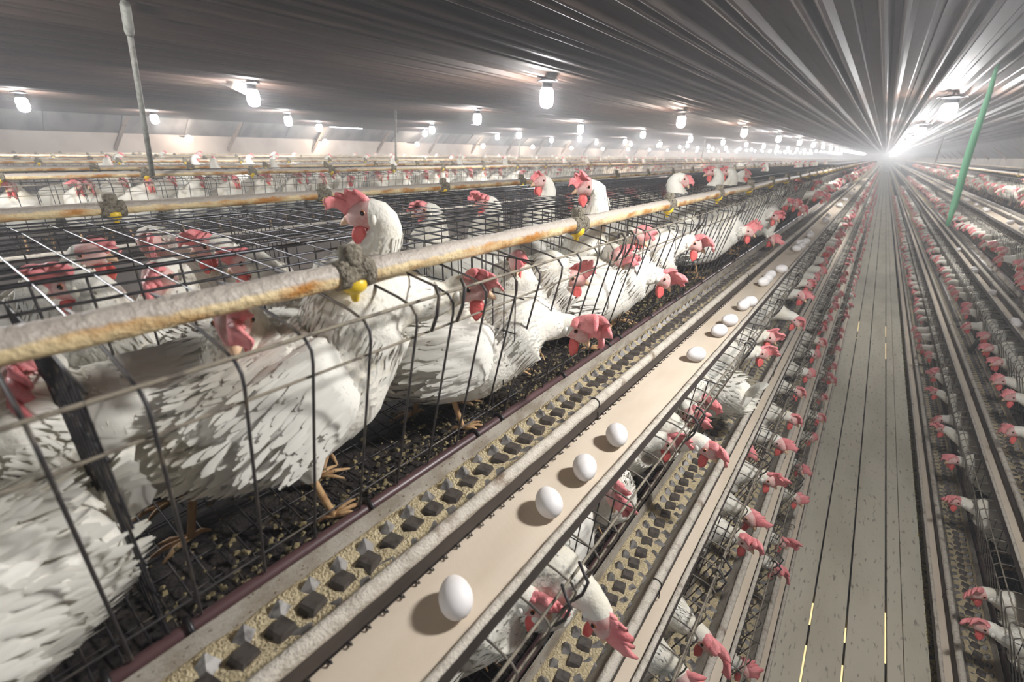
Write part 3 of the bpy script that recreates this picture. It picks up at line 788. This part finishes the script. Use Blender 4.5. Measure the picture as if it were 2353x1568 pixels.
    for s in (1, -1):
        wm = MB(); gg = []; NI, NJ = 26, 30
        for i in range(NI):
            t = i / (NI - 1); row = []
            for j in range(NJ):
                v = j / (NJ - 1)
                # long flight feathers: columns end one after another towards the tail
                k = math.floor(v * 9); fr = v * 9 - k
                end = .60 + .40 * (1 - abs(v - .42) * 1.5) + .05 * math.sin(k * 2.4)
                x = .080 - .225 * min(t, 1) * min(1, end)
                dz, w, h = section(x)
                wid = (.42 + .58 * math.sin(math.pi * min(.5, .18 + t * .55)))
                th = .34 + (.5 - v) * 1.45 * wid - .25 * t
                off = .0035 + .0042 * fr * min(1, t * 2.5) + .0016 * math.sin(t * 14 + k * 1.7) * min(1, t * 2) + .0025 * math.sin(math.pi * min(1, t * 1.2)) - .013 * max(0, 1 - t / .16) ** 1.5 - .010 * max(0, 1 - v / .10)
                q = V((x, s * math.cos(th) * (w + off), dz + math.sin(th) * (h + off * .6)))
                row.append(V((q.x * cp - q.z * sp, q.y, hb + q.x * sp + q.z * cp)))
            gg.append(row if s > 0 else list(reversed(row)))
        wm.plate(gg, .003)
        ax = V((-cp, 0, -sp)); nn_ = V((0, s, .3)).normalized()
        for q in range(170):
            i = int(2 + 18 * rg.random() ** 1.3); j = rg.randrange(1, NJ - 2); p = V(gg[i][j])
            d = (ax + V((0, 0, rg.uniform(-.38, .05)))).normalized(); d = (d - nn_ * d.dot(nn_)).normalized()
            blade(wm, p + nn_ * .0005, d, nn_, rg.uniform(.030, .048), rg.uniform(.006, .011), rg.uniform(-.02, .012), 3)
        wings.append((wm, ['feather']))
    legs_ = []
    for s in (1, -1):
        lm = MB(); leg(lm, s); legs_.append((lm, ['plumage', 'shank_skin']))
    ey = []
    for p, s in zip(eyes, (1, -1)):
        e = MB(); e.cur = 1; e.ball(p - lat * s * .0012, .0052, n=10, k=6); e.cur = 0; e.ball(p + lat * s * .0012, .0040, n=10, k=6); ey.append((e, ['eye', 'iris']))
    lobe = []
    for s in (1, -1):
        e = MB(); c = hbk + hd * .004 - hup * .006 + lat * s * .0215; e.ball(c, .006, .0045, .009, 8, 6); lobe.append((e, ['feather']))
    out = {'body': [(body, ['plumage', 'face_skin'])], 'plumage': [(pl, ['feather'])], 'comb': [(comb, ['comb_skin'])], 'wattle': [(wat(1), ['wattle_skin']), (wat(-1), ['wattle_skin'])],
           'beak': [(bk, ['beak_horn'])], 'tail': [(tail, ['feather'])], 'wing': wings, 'leg': legs_, 'eye': ey, 'ear_lobe': lobe}
    return out
def hen_mesh_set(parts):
    return [(n, mb.mesh(n, mats)) for n, L in parts.items() for mb, mats in L]
PARTLAB = {'comb': 'floppy pink comb', 'wattle': 'red wattle', 'plumage': 'layered white feathers', 'beak': 'horn-coloured beak'}
def place_hen(x, y, z, yaw, ms, label, group=None):
    t = root('hen', (x, y, z), label, 'hen', group, yaw)
    for n, me in ms:
        o = link(n, me, t)
        if n in PARTLAB: o['label'] = PARTLAB[n]
    return t
HENS_BIG = 0
def hero(label, head, hdir, base, yaw, pitch=0., hb=.165, H=.045, flop=1.1, side=1, seed=1, lod=0, group=None):
    """a hen placed by the spot of its head and its feet, all relative to eye height"""
    yaw = math.radians(yaw); c, s = math.cos(-yaw), math.sin(-yaw)
    rot = lambda v: V((v[0] * c - v[1] * s, v[0] * s + v[1] * c, v[2]))
    h = rot(V(head) - V(base)); d = rot(V(hdir))
    place_hen(base[0], base[1], base[2], yaw, hen_mesh_set(hen_parts(math.radians(pitch), hb, h, d, lod, seed, H, flop, side)), label, group)
    global HENS_BIG
    HENS_BIG += 1
F1 = -.533; F2, F3, F4 = F1 - .40, F1 - .805, F1 - 1.205
G1 = 'hens in the top cages of the nearest row'
# top tier of the nearest row, from the near end
hero('large blurred white hen in the cage corner nearest the camera, head turned away', (-.64, -.40, -.34), (-.2, -.9, -.2), (-.585, -.128, F1), -94, 0, .135, seed=11, group=G1)
hero('tall white hen stretching its neck up under the dusty water pipe', (-.50, .545, -.212), (.75, .62, -.12), (-.60, .275, F1), 72, 22, .205, H=.046, flop=1.0, side=-1, seed=13, group=G1)
hero('white hen pushing its head out with a huge hanging comb over the brown bar', (-.432, .80, -.345), (.72, .35, -.60), (-.605, .60, F1), 48, -2, .158, H=.095, flop=1.1, side=-1, seed=14, group=G1)
hero('white hen hanging its head with drooping red comb below the water pipe', (-.60, .216, -.205), (.75, -.45, -.62), (-.74, .33, F1), -42, 8, .18, H=.062, flop=1.0, side=1, seed=15, group=G1)
hero('cream hen standing in the shade behind the tall hen under the pipe', (-.73, -.02, -.33), (.1, -.9, -.3), (-.72, .14, F1), -95, 0, .18, seed=16, group=G1)
hero('hen looking ahead with upright head behind the second partition', (-.56, 1.0, -.295), (.82, .52, -.12), (-.68, .88, F1), 45, 12, .165, H=.05, flop=.4, side=-1, seed=17, group=G1)
hero('hen with folded comb falling over its beak above the trough', (-.435, 1.31, -.338), (.65, .42, -.62), (-.60, 1.13, F1), 46, 0, .165, H=.07, flop=.9, side=-1, seed=18, group=G1)
hero('hen stretching a long pale neck out with face hidden by its comb', (-.425, 1.535, -.265), (.85, .35, -.38), (-.62, 1.42, F1), 30, 10, .17, H=.06, flop=1.2, side=-1, seed=19, group=G1)
hero('hen leaning out with neat profile and comb pointing to the trough', (-.42, 2.32, -.318), (.86, .42, -.28), (-.60, 2.18, F1), 38, 6, .165, H=.06, flop=.5, side=-1, seed=20, group=G1)
hero('hen holding its head out above another hen near the trough end', (-.42, 2.98, -.31), (.85, .1, -.45), (-.61, 2.9, F1), 22, 5, .17, H=.06, flop=1., side=-1, seed=21, group=G1)
hero('hen dipping its head into the trough under another hen', (-.41, 3.04, -.44), (.55, -.3, -.78), (-.60, 3.12, F1), -20, -6, .165, H=.06, flop=1., side=1, seed=22, group=G1)
hero('hen inside the cage with its head turned back towards the camera', (-.62, .84, -.234), (.45, -.80, -.35), (-.70, .98, F1), -65, 10, .17, seed=23, group=G1)
hero('hen facing out with a drooping comb behind the latch loops', (-.52, 1.17, -.262), (.7, -.35, -.6), (-.66, 1.27, F1), -30, 6, .17, H=.06, seed=24, group=G1)
hero('hen in the cage with upright red face below the pipe', (-.55, 1.37, -.235), (.85, -.2, -.35), (-.70, 1.43, F1), -15, 15, .17, H=.055, seed=25, group=G1)
hero('hen with its head out through the roof wires, blurred and looking back', (-.66, .47, -.098), (-.80, -.58, -.12), (-.72, .585, F1), 250, 16, .165, H=.046, flop=.6, side=1, seed=26, group=G1)
hero('hen with its head out through the roof showing a sharp profile', (-.66, 1.225, -.092), (-.80, -.58, -.12), (-.635, 1.355, F1), 258, 16, .165, H=.046, flop=.7, side=1, seed=27, group=G1)
hero('first of four hens with heads out through the roof farther on', (-.70, 2.19, -.105), (.6, .4, -.5), (-.79, 2.12, F1), 30, 18, .168, seed=28, group=G1)
hero('second of four hens with heads out through the roof farther on', (-.75, 2.81, -.085), (-.85, -.4, -.3), (-.72, 2.93, F1), 255, 18, .168, seed=29, group=G1)
hero('third of four hens with heads out through the roof farther on', (-.72, 3.0, -.088), (-.9, -.2, -.3), (-.69, 3.125, F1), 255, 18, .168, seed=30, group=G1)
hero('fourth of four hens with heads out through the roof farther on', (-.70, 3.41, -.112), (.8, .5, -.2), (-.80, 3.33, F1), 25, 18, .168, seed=31, group=G1)
hero('white hen behind the middle wire with a red wattle facing the walkway', (-1.14, .20, -.190), (.80, .58, .05), (-1.24, .10, F1), 35, 22, .175, H=.045, flop=1.4, side=1, seed=32, group=G1)
hero('white hen behind the middle wire with an upright pink face', (-1.16, .30, -.188), (.55, -.2, -.7), (-1.24, .42, F1), -25, 22, .175, H=.04, flop=.4, seed=33, group=G1)
hero('hen by the middle wire with a large red comb turned left', (-1.04, .365, -.186), (-.75, -.65, -.12), (-.93, .50, F1), 222, 18, .17, H=.044, flop=1.0, side=1, seed=34, group=G1)
hero('hen with dark eye and pink comb looking left under the roof wires', (-.875, .36, -.194), (-.78, -.58, -.22), (-.76, .47, F1), 222, 16, .17, H=.040, flop=.9, side=1, seed=35, group=G1)
hero('hen in shadow at the picture edge with ragged dark red comb', (-.91, .127, -.192), (-.75, -.62, -.2), (-.80, .24, F1), 225, 16, .17, H=.048, flop=.9, side=1, seed=36, group=G1)
hero('hen seen from above with its comb lying flat under the roof wires', (-.88, .225, -.196), (.4, -.55, -.45), (-1.02, .26, F1), -15, 10, .17, H=.045, flop=1.5, seed=37, group=G1)
hero('hen with bright comb tip below the water pipe at the picture edge', (-.72, .035, -.25), (.7, -.5, -.5), (-.86, -.06, F1), 20, 5, .17, H=.06, seed=38, group=G1)
hero('hen at the back of the nearest row with small red comb facing left', (-1.06, .965, -.168), (-.8, -.55, -.15), (-.96, 1.05, F1), 220, 18, .17, seed=39, group=G1)
hero('hen at the back of the nearest row with comb against the dark pit', (-1.05, 1.23, -.162), (-.78, -.58, -.1), (-.97, 1.33, F1), 225, 18, .17, H=.06, seed=40, group=G1)
# second tier of the nearest row
G2 = 'hens on the second tier of the nearest row'
hero('hen behind the wires of the second tier below the nearest egg', (-.285, .45, -.69), (.70, .42, -.55), (-.46, .36, F2), 28, 4, .165, H=.055, flop=.8, side=-1, seed=41, group=G2)
hero('hen bowing its blurred head over the second trough below the nearest egg', (-.185, .50, -.70), (.42, -.12, -.88), (-.43, .50, F2), 5, 2, .175, H=.06, flop=.7, side=1, seed=42, group=G2)
hero('hen with a large drooping comb behind the second tier wires', (-.295, .765, -.675), (.45, -.55, -.68), (-.44, .87, F2), -30, 2, .17, H=.07, flop=1.2, side=1, seed=43, group=G2)
hero('hen peering through the second tier wires beside the wire latch', (-.275, 1.045, -.695), (.78, .45, -.40), (-.47, .96, F2), 26, 5, .165, H=.055, flop=.7, side=-1, seed=44, group=G2)
hero('hen reaching its white neck across the second trough with comb down', (-.185, 1.085, -.695), (.82, .05, -.55), (-.45, 1.13, F2), -6, 0, .16, H=.062, flop=1.1, side=-1, seed=45, group=G2)
hero('nearer of two red-combed hens side by side behind second tier wires', (-.275, 1.235, -.70), (.55, -.4, -.7), (-.45, 1.32, F2), -18, 4, .165, H=.07, flop=1.1, seed=46, group=G2)
hero('farther of two red-combed hens side by side behind second tier wires', (-.270, 1.335, -.70), (.70, .1, -.7), (-.46, 1.42, F2), -5, 4, .165, H=.07, flop=1., side=-1, seed=47, group=G2)
hero('hen with its back against the second tier front and no head showing', (-.50, 1.62, -.75), (-.7, .2, -.6), (-.34, 1.60, F2), 165, 0, .16, seed=48, group=G2)
hero('upper of two hens leaning over the second trough by the clustered eggs', (-.20, 1.99, -.675), (.80, .32, -.48), (-.44, 1.94, F2), 10, 2, .165, H=.06, flop=.7, side=-1, seed=49, group=G2)
hero('lower of two hens leaning over the second trough by the clustered eggs', (-.20, 1.86, -.70), (.80, .42, -.42), (-.44, 1.78, F2), 14, 2, .165, H=.06, flop=.7, side=-1, seed=50, group=G2)
hero('plump white hen side-on behind the wires of the second tier, head out of sight', (-.42, .98, -.80), (.1, .9, -.4), (-.40, .66, F2), 80, 0, .165, seed=64, group=G2)
hero('cream hen side-on in the second tier cage below the tilted egg', (-.52, .30, -.74), (-.4, -.8, -.3), (-.42, .18, F2), -95, 0, .165, seed=65, group=G2)
# third tier
G3 = 'hens on the third tier of the nearest row'
hero('lowest hen leaning over the third trough, body cut by the picture edge', (-.075, .77, -1.10), (.80, -.25, -.55), (-.33, .80, F3), -4, 0, .165, H=.065, seed=51, group=G3)
hero('hen with a spread fan-shaped comb over the third trough', (-.065, .895, -1.10), (.72, -.05, -.68), (-.33, .95, F3), -8, 0, .165, H=.075, flop=1.0, side=-1, seed=52, group=G3)
hero('hen with blurred pink comb reaching far over the third trough', (-.06, 1.28, -1.09), (.86, -.05, -.45), (-.33, 1.27, F3), 2, 3, .17, H=.065, flop=1., side=-1, seed=53, group=G3)
hero('hen resting its neck on the third tier bar, comb hanging', (-.07, 1.42, -1.11), (.78, -.2, -.6), (-.33, 1.46, F3), -8, 0, .16, H=.06, seed=54, group=G3)
hero('hen in clear profile with pointed comb over the third trough', (-.055, 1.645, -1.09), (.84, .12, -.5), (-.32, 1.63, F3), 4, 3, .165, H=.065, flop=.6, side=-1, seed=55, group=G3)
hero('pink-faced hen looking up through the third tier wires', (-.16, 1.74, -1.06), (.5, -.6, -.4), (-.34, 1.84, F3), -25, 8, .165, seed=56, group=G3)
# bottom tier and the row across the walkway
G4 = 'hens on the bottom tier of the nearest row'
hero('first hen leaning over the bottom trough, beside the picture edge', (.03, 1.20, -1.50), (.85, -.1, -.5), (-.22, 1.22, F4), 0, 0, .165, H=.07, seed=57, group=G4)
hero('second hen leaning over the bottom trough with wide pink comb', (.045, 1.69, -1.50), (.80, -.1, -.6), (-.21, 1.72, F4), -4, 0, .165, H=.07, flop=1., side=-1, seed=58, group=G4)
hero('third hen leaning over the bottom trough, eye showing', (.04, 1.84, -1.49), (.82, .2, -.5), (-.21, 1.82, F4), 6, 2, .165, H=.065, flop=.7, side=-1, seed=59, group=G4)
hero('fourth hen on the bottom tier holding its white neck out', (.055, 2.19, -1.50), (.85, .0, -.5), (-.21, 2.19, F4), 0, 2, .165, H=.06, seed=60, group=G4)
GR = 'hens on the bottom tier across the walkway'
hero('hen with wide red comb across the walkway, set on a round white neck', (.665, 2.65, -1.50), (-.86, -.15, -.4), (.93, 2.66, F4), 182, 2, .17, H=.07, seed=61, group=GR)
hero('low hen nearest the picture corner across the walkway', (.675, 1.88, -1.51), (-.86, .1, -.45), (.94, 1.88, F4), 180, 0, .165, H=.06, seed=62, group=GR)
hero('second hen from the picture corner across the walkway', (.68, 2.04, -1.50), (-.8, -.3, -.5), (.94, 2.06, F4), 184, 0, .165, H=.06, seed=63, group=GR)

# repeated hens: a few poses, copied along the tiers
POSES = [((.275, .03, .215), (.78, .25, -.58), .165, 0), ((.28, -.05, .19), (.62, -.3, -.75), .16, -4), ((.255, .08, .255), (.8, .5, -.3), .165, 4), ((.26, -.07, .25), (.72, -.55, -.4), .165, 4),
         ((.20, .02, .315), (.9, .3, -.2), .175, 14), ((.15, 0, .335), (.9, -.35, -.1), .175, 24), ((.13, .02, .335), (.1, .95, -.1), .175, 24), ((.265, .0, .235), (.85, .0, -.5), .165, 2),
         ((.14, -.02, .33), (.2, -.95, -.15), .175, 24), ((.12, .03, .43), (.8, .4, -.1), .17, 20)]
PM = {}
for lod in (1, 2):
    for k, (h, d, hb, pt) in enumerate(POSES):
        pr = hen_parts(math.radians(pt), hb, V(h), V(d), lod, 100 + k, .046 + .006 * (k % 3), .75 + .35 * (k % 3), -1 if k % 3 else 1)
        PM[(lod, k)] = hen_mesh_set(pr) if lod == 1 else pr
FARM = {k: PM[(2, k)].mesh('hen', ['plumage', 'shank_skin', 'comb_skin', 'beak_horn']) for k in range(len(POSES))}
rg = random.Random(77)
todo = []                                    # (apparent size, x, y, z, yaw, pose, label maker)
camp = V((0, 0, 0))
def want(x, y, z, yaw, pose, lab, grp):
    d = (V((x, y, z + .25)) - camp).length
    todo.append((d, x, y, z, yaw, pose, lab, grp))
def run(y0, y1, gap, x, z, yaw, poses, lab, grp, jx=.02, skip=()):
    for k in range(-2, 70):                  # two standing places to a cage, clear of the partitions
        for sl in (.155, .425) if gap < .4 else (.29,):
            y = YP + W * k + sl + rg.uniform(-.018, .018)
            if y0 <= y < y1: want(x + rg.uniform(-jx, jx), y, z, yaw + rg.uniform(-.16, .16), rg.choice(poses), lab, grp)
OUT = (0, 1, 2, 3, 7, 0, 7); INN = (4, 5, 6, 8, 4); ALLQ = OUT + (4, 5)
L1 = 'white hen feeding at the %s trough of the nearest row'
run(3.3, 34, .26, -.66, F1, .25, OUT + (4, 5), L1 % 'top', 'hens feeding at the top trough')
run(1.5, 14, .30, -.95, F1, 3.6, (5, 9, 6, 4), 'white hen behind the middle wire', 'hens behind the middle wire')
run(2.25, 30, .27, -.45, F2, .1, OUT, L1 % 'second', 'hens feeding at the second trough', .015)
run(1.85, 28, .25, -.325, F3, .1, OUT, L1 % 'third', 'hens feeding at the third trough', .015)
run(2.35, 26, .26, -.215, F4, .05, OUT, L1 % 'bottom', 'hens feeding at the bottom trough', .015)
L2 = 'white hen feeding over the %s trough across the walkway'
run(2.8, 26, .26, .945, F4, math.pi, OUT, L2 % 'bottom', 'hens feeding at the bottom trough across the walkway', .015)
run(2.5, 26, .24, 1.06, F3, math.pi, OUT, L2 % 'third', 'hens feeding at the third trough across the walkway', .015)
run(3.4, 26, .25, 1.19, F2, math.pi, OUT, L2 % 'second', 'hens feeding at the second trough across the walkway', .015)
run(5.2, 30, .22, 1.38, F1, math.pi, ALLQ, L2 % 'top', 'hens feeding at the top trough across the walkway', .03)
for y in (.42, .64, .68, .85, 1.12, 1.33, 1.59, 1.82, 2.03, 2.2, 2.52, 2.8, 3.0, 3.22, 3.3, 3.6, 3.88, 4.17, 4.45, 4.72, 5.0, 5.25, 5.6, 5.9, 6.2):
    want(-3.46 + rg.uniform(-.03, .03), y, F1, rg.uniform(-.4, .6), rg.choice((5, 6, 8, 4, 5)), 'white hen standing at the front of the row behind', 'hens at the front of the row behind')
run(6.4, 30, .30, -3.46, F1, .3, (5, 6, 8, 4), 'white hen standing at the front of the row behind', 'hens at the front of the row behind', .05)
run(.3, 9, .26, -3.74, F1, 1.6, (5, 6, 8, 4), 'white hen inside the cages of the row behind', 'hens inside the row behind', .06)
run(.6, 22, .55, -4.1, F1, 2., (9, 9, 5), 'white hen with head above the roof of the row behind', 'hens looking out of the row behind', .25)
run(1.2, 24, .5, -6.3, F1, 1., (9, 5, 9), 'white hen with head above the roof of the third row', 'hens looking out of the third row', .3)
run(2, 24, .6, -9.2, F1, 1., (9, 9, 5), 'white hen with head above the roof of the fourth row', 'hens looking out of the fourth row', .4)
todo.sort(key=lambda q: q[0])
MAXI = 298 - HENS_BIG
counts = {}; far = MB()
PAST = {L1 % 'top': 'past the dipping hen', L1 % 'second': 'past the clustered eggs', L1 % 'third': 'past the clear-profile hen', L1 % 'bottom': 'past the neck-stretching hen',
        L2 % 'bottom': 'past the wide-combed hen', 'white hen behind the middle wire': 'past the hen against the dark pit'}
single = [q for q in todo if True]
for n, (d, x, y, z, yaw, pose, lab, grp) in enumerate(single):
    if n < MAXI:
        i = counts.get(lab, 0); counts[lab] = i + 1
        label = '%s, %s %s' % (lab, nth(i), PAST.get(lab, 'from the near end'))
        if d < 6.0: place_hen(x, y, z, yaw, PM[(1, pose)], label, grp)
        else:
            o = link('hen', FARM[pose], None, (x, y, z + CZ), yaw); tag(o, label, 'hen', grp)
    else:
        src = PM[(2, pose)]; c, s = math.cos(yaw), math.sin(yaw); o = len(far.v)
        far.v += [(a * c - b * s + x, a * s + b * c + y, k + z + CZ) for (a, b, k) in src.v]
        far.f += [tuple(o + i for i in f) for f in src.f]; far.m += src.m
tag(link('hens_far_away', far.mesh('hens_far_away', ['plumage', 'shank_skin', 'comb_skin', 'beak_horn'])), 'countless small white hens far down all the cage rows', 'hens', kind='stuff')

# ------------------------------------------------------------------ eggs
def egg_mesh(n, k):
    mb = MB(); R = []
    for i in range(k + 1):
        a = math.pi * (i * .985 + .0075 * k) / k; x = -math.cos(a) * .0285; r = .0215 * math.sin(a) * (1 + .11 * math.cos(a) * -1 * -1)
        R.append([(x, r * math.cos(2 * math.pi * j / n), r * math.sin(2 * math.pi * j / n)) for j in range(n)])
    mb.rings(R); return mb.mesh('egg', 'egg_shell')
EGG, EGGF = egg_mesh(24, 16), egg_mesh(10, 8)
EGGS = [(-.297, .285, 145, 'white egg nearest the camera on the top egg belt'), (-.297, .50, 140, 'second white egg on the top belt, tilted end towards the camera'), (-.293, .612, -62, 'third white egg on the top belt, just beyond the tilted one'),
        (-.292, .742, -58, 'fourth white egg on the top belt, before the wide gap'), (-.291, 1.252, 235, 'lone white egg on the top belt after the wide gap'), (-.291, 1.49, 240, 'nearer of a close pair of eggs on the top belt'),
        (-.290, 1.62, 230, 'farther of a close pair of eggs on the top belt'), (-.292, 1.83, 260, 'nearer of two touching eggs on the top belt'), (-.284, 1.90, 220, 'farther of two touching eggs on the top belt'),
        (-.300, 2.26, 240, 'first egg of the row of four on the top belt'), (-.297, 2.345, 260, 'second egg of the row of four on the top belt'), (-.300, 2.43, 250, 'third egg of the row of four on the top belt'), (-.280, 2.60, 200, 'last egg of the row of four on the top belt, set apart')]
for k, y in enumerate((3.29, 3.4, 3.5, 3.62, 3.93, 4.02, 4.97, 5.1, 5.45, 6.6, 6.72, 6.84, 7.7, 7.8, 8.9, 9.4, 10.5)):
    EGGS.append((-.30 + .015 * math.sin(k * 2.3), y, 200 + 31 * k % 90, '%s egg beyond the row of four on the top belt' % nth(k)))
for (x, y, a, lab) in EGGS:
    o = link('egg', EGG if y < 3 else EGGF, None, (x, y, CZ - .5415 + .0214), math.radians(a)); tag(o, lab, 'egg', 'eggs on the top belt')
for k, (x, y, z, lab) in enumerate([(MIR + .295, y, -.5415, 'on the top belt across the walkway') for y in (4.6, 5.2, 5.5, 5.62, 6.1, 7.4, 7.55, 8.2, 9.0, 9.2, 10.1, 11)]):
    tag(link('egg', EGGF, None, (x, y, CZ + z + .0214), .7 * k), '%s white egg %s' % (nth(k), lab), 'egg', 'eggs on the top belt across the walkway')
for k, y in enumerate((3.05, 3.14, 4.0, 4.07, 4.9, 5.8, 5.9, 7.1)):
    tag(link('egg', EGGF, None, (MIR - (-.35 + .195) - .003, y, CZ - .557 - .40 + .0214), .7 * k), '%s white egg on the second tier belt across the walkway' % nth(k), 'egg', 'eggs on the second belt across the walkway')

# ------------------------------------------------------------------ small things
mb = MB(); r2 = random.Random(4)              # spilled mash, droppings and down on the cage floor
for k in range(1500):
    y = r2.uniform(.05, 2.4); x = -.53 - abs(r2.gauss(0, .05)) if r2.random() < .7 else r2.uniform(-.75, -.53)
    s = r2.uniform(.0012, .0042); mb.frust((x, y, -.535 + .09 * (-.517 - x) + r2.uniform(0, .004)), s, s * r2.uniform(.5, 1.6), s * .5, s * .5, s * r2.uniform(.5, 1.3), r2.uniform(0, 3))
tag(link('floor_litter', mb.mesh('floor_litter', 'litter', False), None, (0, 0, CZ)), 'crumbs of spilled mash and droppings on the top cage floor', 'litter', kind='stuff')
mb = MB()
for k in range(2600):
    y = r2.uniform(.9, 9); x = r2.uniform(.63, .672); s = r2.uniform(.005, .013)
    mb.frust((x, y, ZF - .012 + r2.uniform(0, .006)), s, s * r2.uniform(.5, 1.6), s * .6, s * .6, s * .8, r2.uniform(0, 3))
tag(link('walkway_litter', mb.mesh('walkway_litter', 'bedding', False), None, (0, 0, CZ)), 'strip of old bedding and feathers beside the walkway boards', 'litter', kind='stuff')
mb = MB(); mb.box(.629, .675, YN, YF, CZ + ZF - .04, CZ + ZF - .012); tag(link('trim_2', mb.mesh('edge_ledge', 'manure', False)), kind='structure')
mb = MB(); mb.box(.04, .106, YN, YF, CZ + ZF - .04, CZ + ZF - .004); tag(link('trim_3', mb.mesh('edge_ledge_b', 'manure', False)), kind='structure')
# green ribbon hanging above the walkway
mb = MB(); G = []
for i in range(15):
    t = i / 14; x = .452 + .05 * t + .004 * math.sin(t * 9); z = ZC - 1.09 * t; w = .010 + .012 * min(1, t * 2.2) - (.012 * max(0, (t - .85) / .15))
    G.append([(x - w, 4.89 + .004 * math.sin(t * 7), z + CZ), (x, 4.885, z + CZ), (x + w, 4.89, z + CZ)])
mb.v = []; mb.plate(G, .003); tag(link('ribbon', mb.mesh('ribbon', 'green_ribbon')), 'long green plastic ribbon hanging from the ceiling by the walkway', 'ribbon')
def rod(a, b, r, lab):
    mb = MB(); d = V(b) - V(a); mb.tube([(0, 0, 0), d * .5, d], r, 8)
    o = link('hanger_rod', mb.mesh('hanger_rod', 'rod_metal'), None, (a[0], a[1], a[2] + CZ)); tag(o, lab, 'rod', 'hanger rods'); return o
o = rod((-3.22, .93, -.15), (-2.90, .91, ZC), .013, 'thick dusty hanger rod with coupling at the upper picture edge')
mb = MB(); d = V((.32, -.02, .76)); mb.tube([d * .82, d * .84, d * .97, d * .99], [.014, .021, .022, .014], 8); link('coupling', mb.mesh('coupling', 'rod_metal'), o)
rod((-5.95, 4.88, -.15), (-6.35, 5.28, ZC), .016, 'second thin hanger rod, above the third row')
rod((-8.8, 11.9, -.15), (-8.95, 12.1, ZC), .02, 'third thin hanger rod, above the fourth row')
rod((-5.95, 20.5, -.15), (-5.95, 20.6, ZC), .02, 'fourth thin hanger rod, far down the third row')
rod((MIR + .5, 20., -.15), (MIR + .5, 20., ZC), .03, 'far hanger rod above the row across the walkway')
# dust-coated stub of sheet hanging by a lamp
mb = MB(); G = []
for i in range(8):
    t = i / 7
    G.append([(-.34 + .36 * t, .05 * math.sin(t * 3), .0), (-.30 + .34 * t, .10, -.05 * math.sin(math.pi * t) - .01), (-.25 + .32 * t, .2, -.1 * math.sin(math.pi * t) ** .7 - .01)])
mb.plate(G, .006); tag(link('sagging_sheet', mb.mesh('sagging_sheet', 'wall_pale'), None, (-5.12, 2.28, CZ + ZC - .02)), 'pale torn sheet sagging from the ceiling beside a jar lamp', 'sheet')

# ------------------------------------------------------------------ haze of dust in the house air
if HAZE:
    hm = bpy.data.materials.new('dust_haze'); hm.use_nodes = True; nt = hm.node_tree
    nt.nodes.remove(nt.nodes['Principled BSDF']); vs = nt.nodes.new('ShaderNodeVolumeScatter')
    vs.inputs['Color'].default_value = (.95, .96, 1, 1); vs.inputs['Density'].default_value = HAZE; vs.inputs['Anisotropy'].default_value = .35
    nt.links.new(vs.outputs[0], nt.nodes['Material Output'].inputs['Volume']); MATS['dust_haze'] = hm
    mb = MB(); mb.box(-12.88, 2.8, -2.5, YF, .02, CZ + ZC - .05)
    tag(link('haze', mb.mesh('haze', 'dust_haze', False)), 'thin dusty haze filling the whole house', 'haze', kind='stuff')
